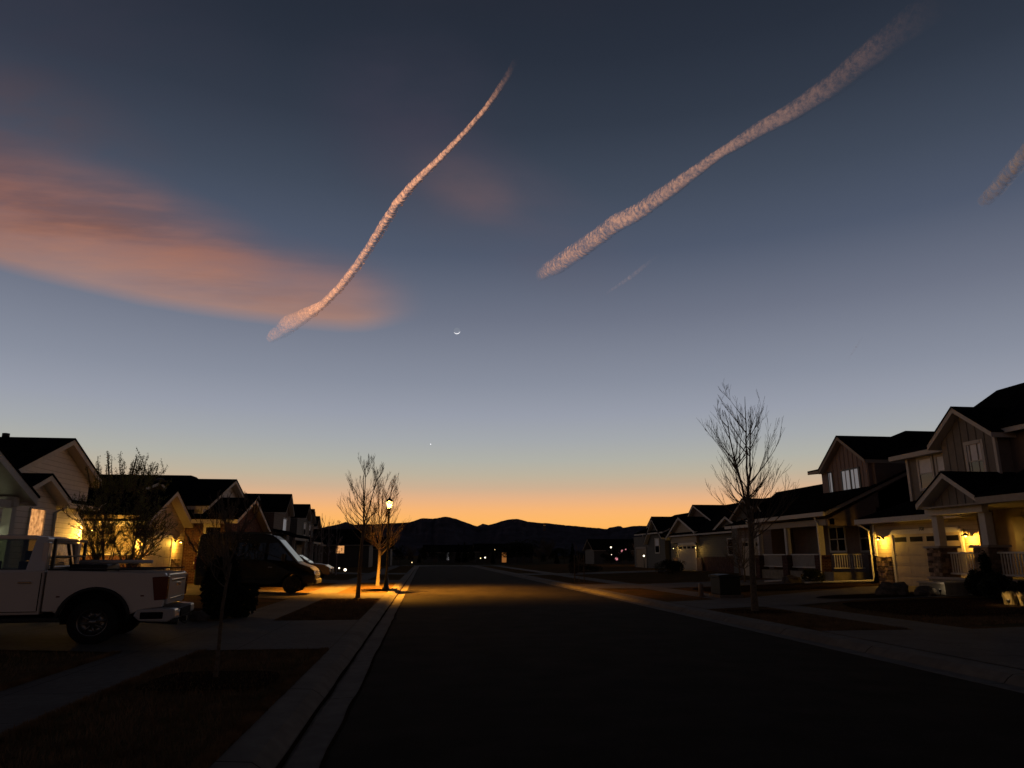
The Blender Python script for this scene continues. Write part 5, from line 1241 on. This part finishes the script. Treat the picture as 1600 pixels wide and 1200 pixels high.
# trees in the back gardens of both rows, seen between and over roofs
def far_home(px, d, wdt, hgt, label, lit=None, lz=1.2, lw=1.2, lh=1.0, litcol='win_amber2', lx=0):
    a = px_az(px); x, y = d*math.sin(a), d*math.cos(a); z = cz(x, y)
    H = thing('far_house', (x, y, z), label, 'house', 'far houses beyond the road end')
    block(H, 'wall', 'sid_grey', x-wdt/2, x+wdt/2, y, y+7, z-.2, z+hgt*.6)
    gable(H, 'x', x-wdt/2-.4, x+wdt/2+.4, y-.6, z+hgt*.58, y+3.5, z+hgt, y+7.6, z+hgt*.58, tt=.15, trim='trim_dark')
    MB().box(x-wdt*.3, x-wdt*.3+1, y-.03, y-.004, z, z+2.1).build('door', M_['door_dark'], H)
    if lit: window(H, 'y', y, -1, x+lx-lw/2, x+lx+lw/2, z+lz, z+lz+lh, hung=False, glassm=None, lower=litcol, trim='trim_dark', tw=.08)
    return H
far_home(788, 178, 14, 4.6, 'far low house with one tall amber doorway beyond the field', True, .1, 1.2, 2.3, 'win_amber2')
far_home(700, 185, 12, 4.4, 'far dim house with two thin pale windows left of centre', True, .6, .5, 1.8, 'curtain')
far_home(531, 92, 7, 4.6, 'small distant house with a lit upper window left of the street lamp', True, 1.6, .95, 1.0, 'win_amber')
far_home(573, 112, 7, 4.2, 'distant house with a narrow amber gable window', True, 1.9, .5, 1.5, 'win_amber2')
far_home(968, 128, 9, 4.6, 'distant house with small pink lights right of centre', True, 1.9, .7, .45, 'pink')
def yard_lamp(px, py, d, label, mat='bulb_white', r=.06):
    a = px_az(px); x, y = d*math.sin(a), d*math.cos(a); z = 1.6+(868-py)/1109*d; g0 = cz(x, y)
    T = thing('yard_lamp', (x, y, g0), label, 'yard lamp', 'tiny lights in the distance')
    MB().tube([(x, y, g0-.1), (x, y, max(z-r*1.5, g0+.1))], .03, 6).build('post', M_['black'], T)
    MB().lathe((x, y, z), [(.005, -r), (r*.8, -r*.6), (r, 0), (r*.8, r*.6), (.005, r)], 8).build('globe', M_[mat], T)
    MB().lathe((x, y, z+r*1.02), [(r*1.3, 0), (r*.9, r*.3), (.005, r*.5)], 8).build('cap', M_['black'], T)
for px, py, d, lb, mt, r_ in [(540.5, 888.5, 66, 'brightest white yard lamp beyond the parked car', 'bulb_white', .12), (531, 886, 68, 'yard lamp left of the brightest one beyond the car', 'bulb_white', .07), (550, 868, 100, 'tiny lamp between the lit window house and the dark tree', 'bulb_white', .10),
    (758, 871, 165, 'brighter of the tiny lamps left of the amber doorway', 'bulb_white', .16), (751, 872, 166, 'dim tiny lamp beside the brighter one', 'bulb', .10), (773, 859.5, 172, 'tiny lamp high in the trees left of the amber doorway', 'bulb', .12),
    (899, 882, 118, 'tiny ground lamp right of the two stakes', 'bulb', .10), (902, 883, 118, 'second tiny ground lamp right of the stakes', 'bulb', .06), (933, 881.5, 110, 'tiny lamp beside the brownish ball shrub', 'bulb_white', .10), (955, 856, 120, 'upper small white lamp by the pink lights', 'bulb_white', .13), (955, 866.5, 120, 'lower small white lamp by the pink lights', 'bulb_white', .10),
    (963, 873, 121, 'pinkish lamp cluster at the distant right house', 'pink', .26), (972, 861, 122, 'upper pink lamp at the distant right house', 'pink', .17), (978, 859, 122, 'rightmost pink lamp at the distant right house', 'pink', .12), (1006, 868.5, 74, 'white post lamp under the distant street lamp', 'bulb_white', .09), (644, 878, 150, 'lone tiny lamp above the far left kerb', 'bulb', .08)]:
    yard_lamp(px, py, d, lb, mt, r_)
a = px_az(851); d = 8200; cab = thing('mountain_cabin', (d*math.sin(a), d*math.cos(a), 1.6+d*.0405), 'tiny lit cabin high on the dark mountain flank', 'cabin'); cx_, cy_, cz_ = cab.location
block(cab, 'wall', 'sid_brown', cx_-12, cx_+12, cy_, cy_+14, cz_-60, cz_+6); MB().prism('x', [(cy_-1, cz_+6), (cy_+7, cz_+11), (cy_+15, cz_+6)], cx_-13, cx_+13).build('roof', M_['shingle'], cab)
for k in (-8, 5): MB().box(cx_+k, cx_+k+3.0, cy_-.4, cy_-.1, cz_-1, cz_+3).build('window', M_['win_amber'], cab)
# far field lies flatter and paler
tag(MB().quad((-300, 122, -.1), (400, 122, -.1), (400, 420, -.1), (-300, 420, -.1)).build('field', M_['field']), kind='structure')
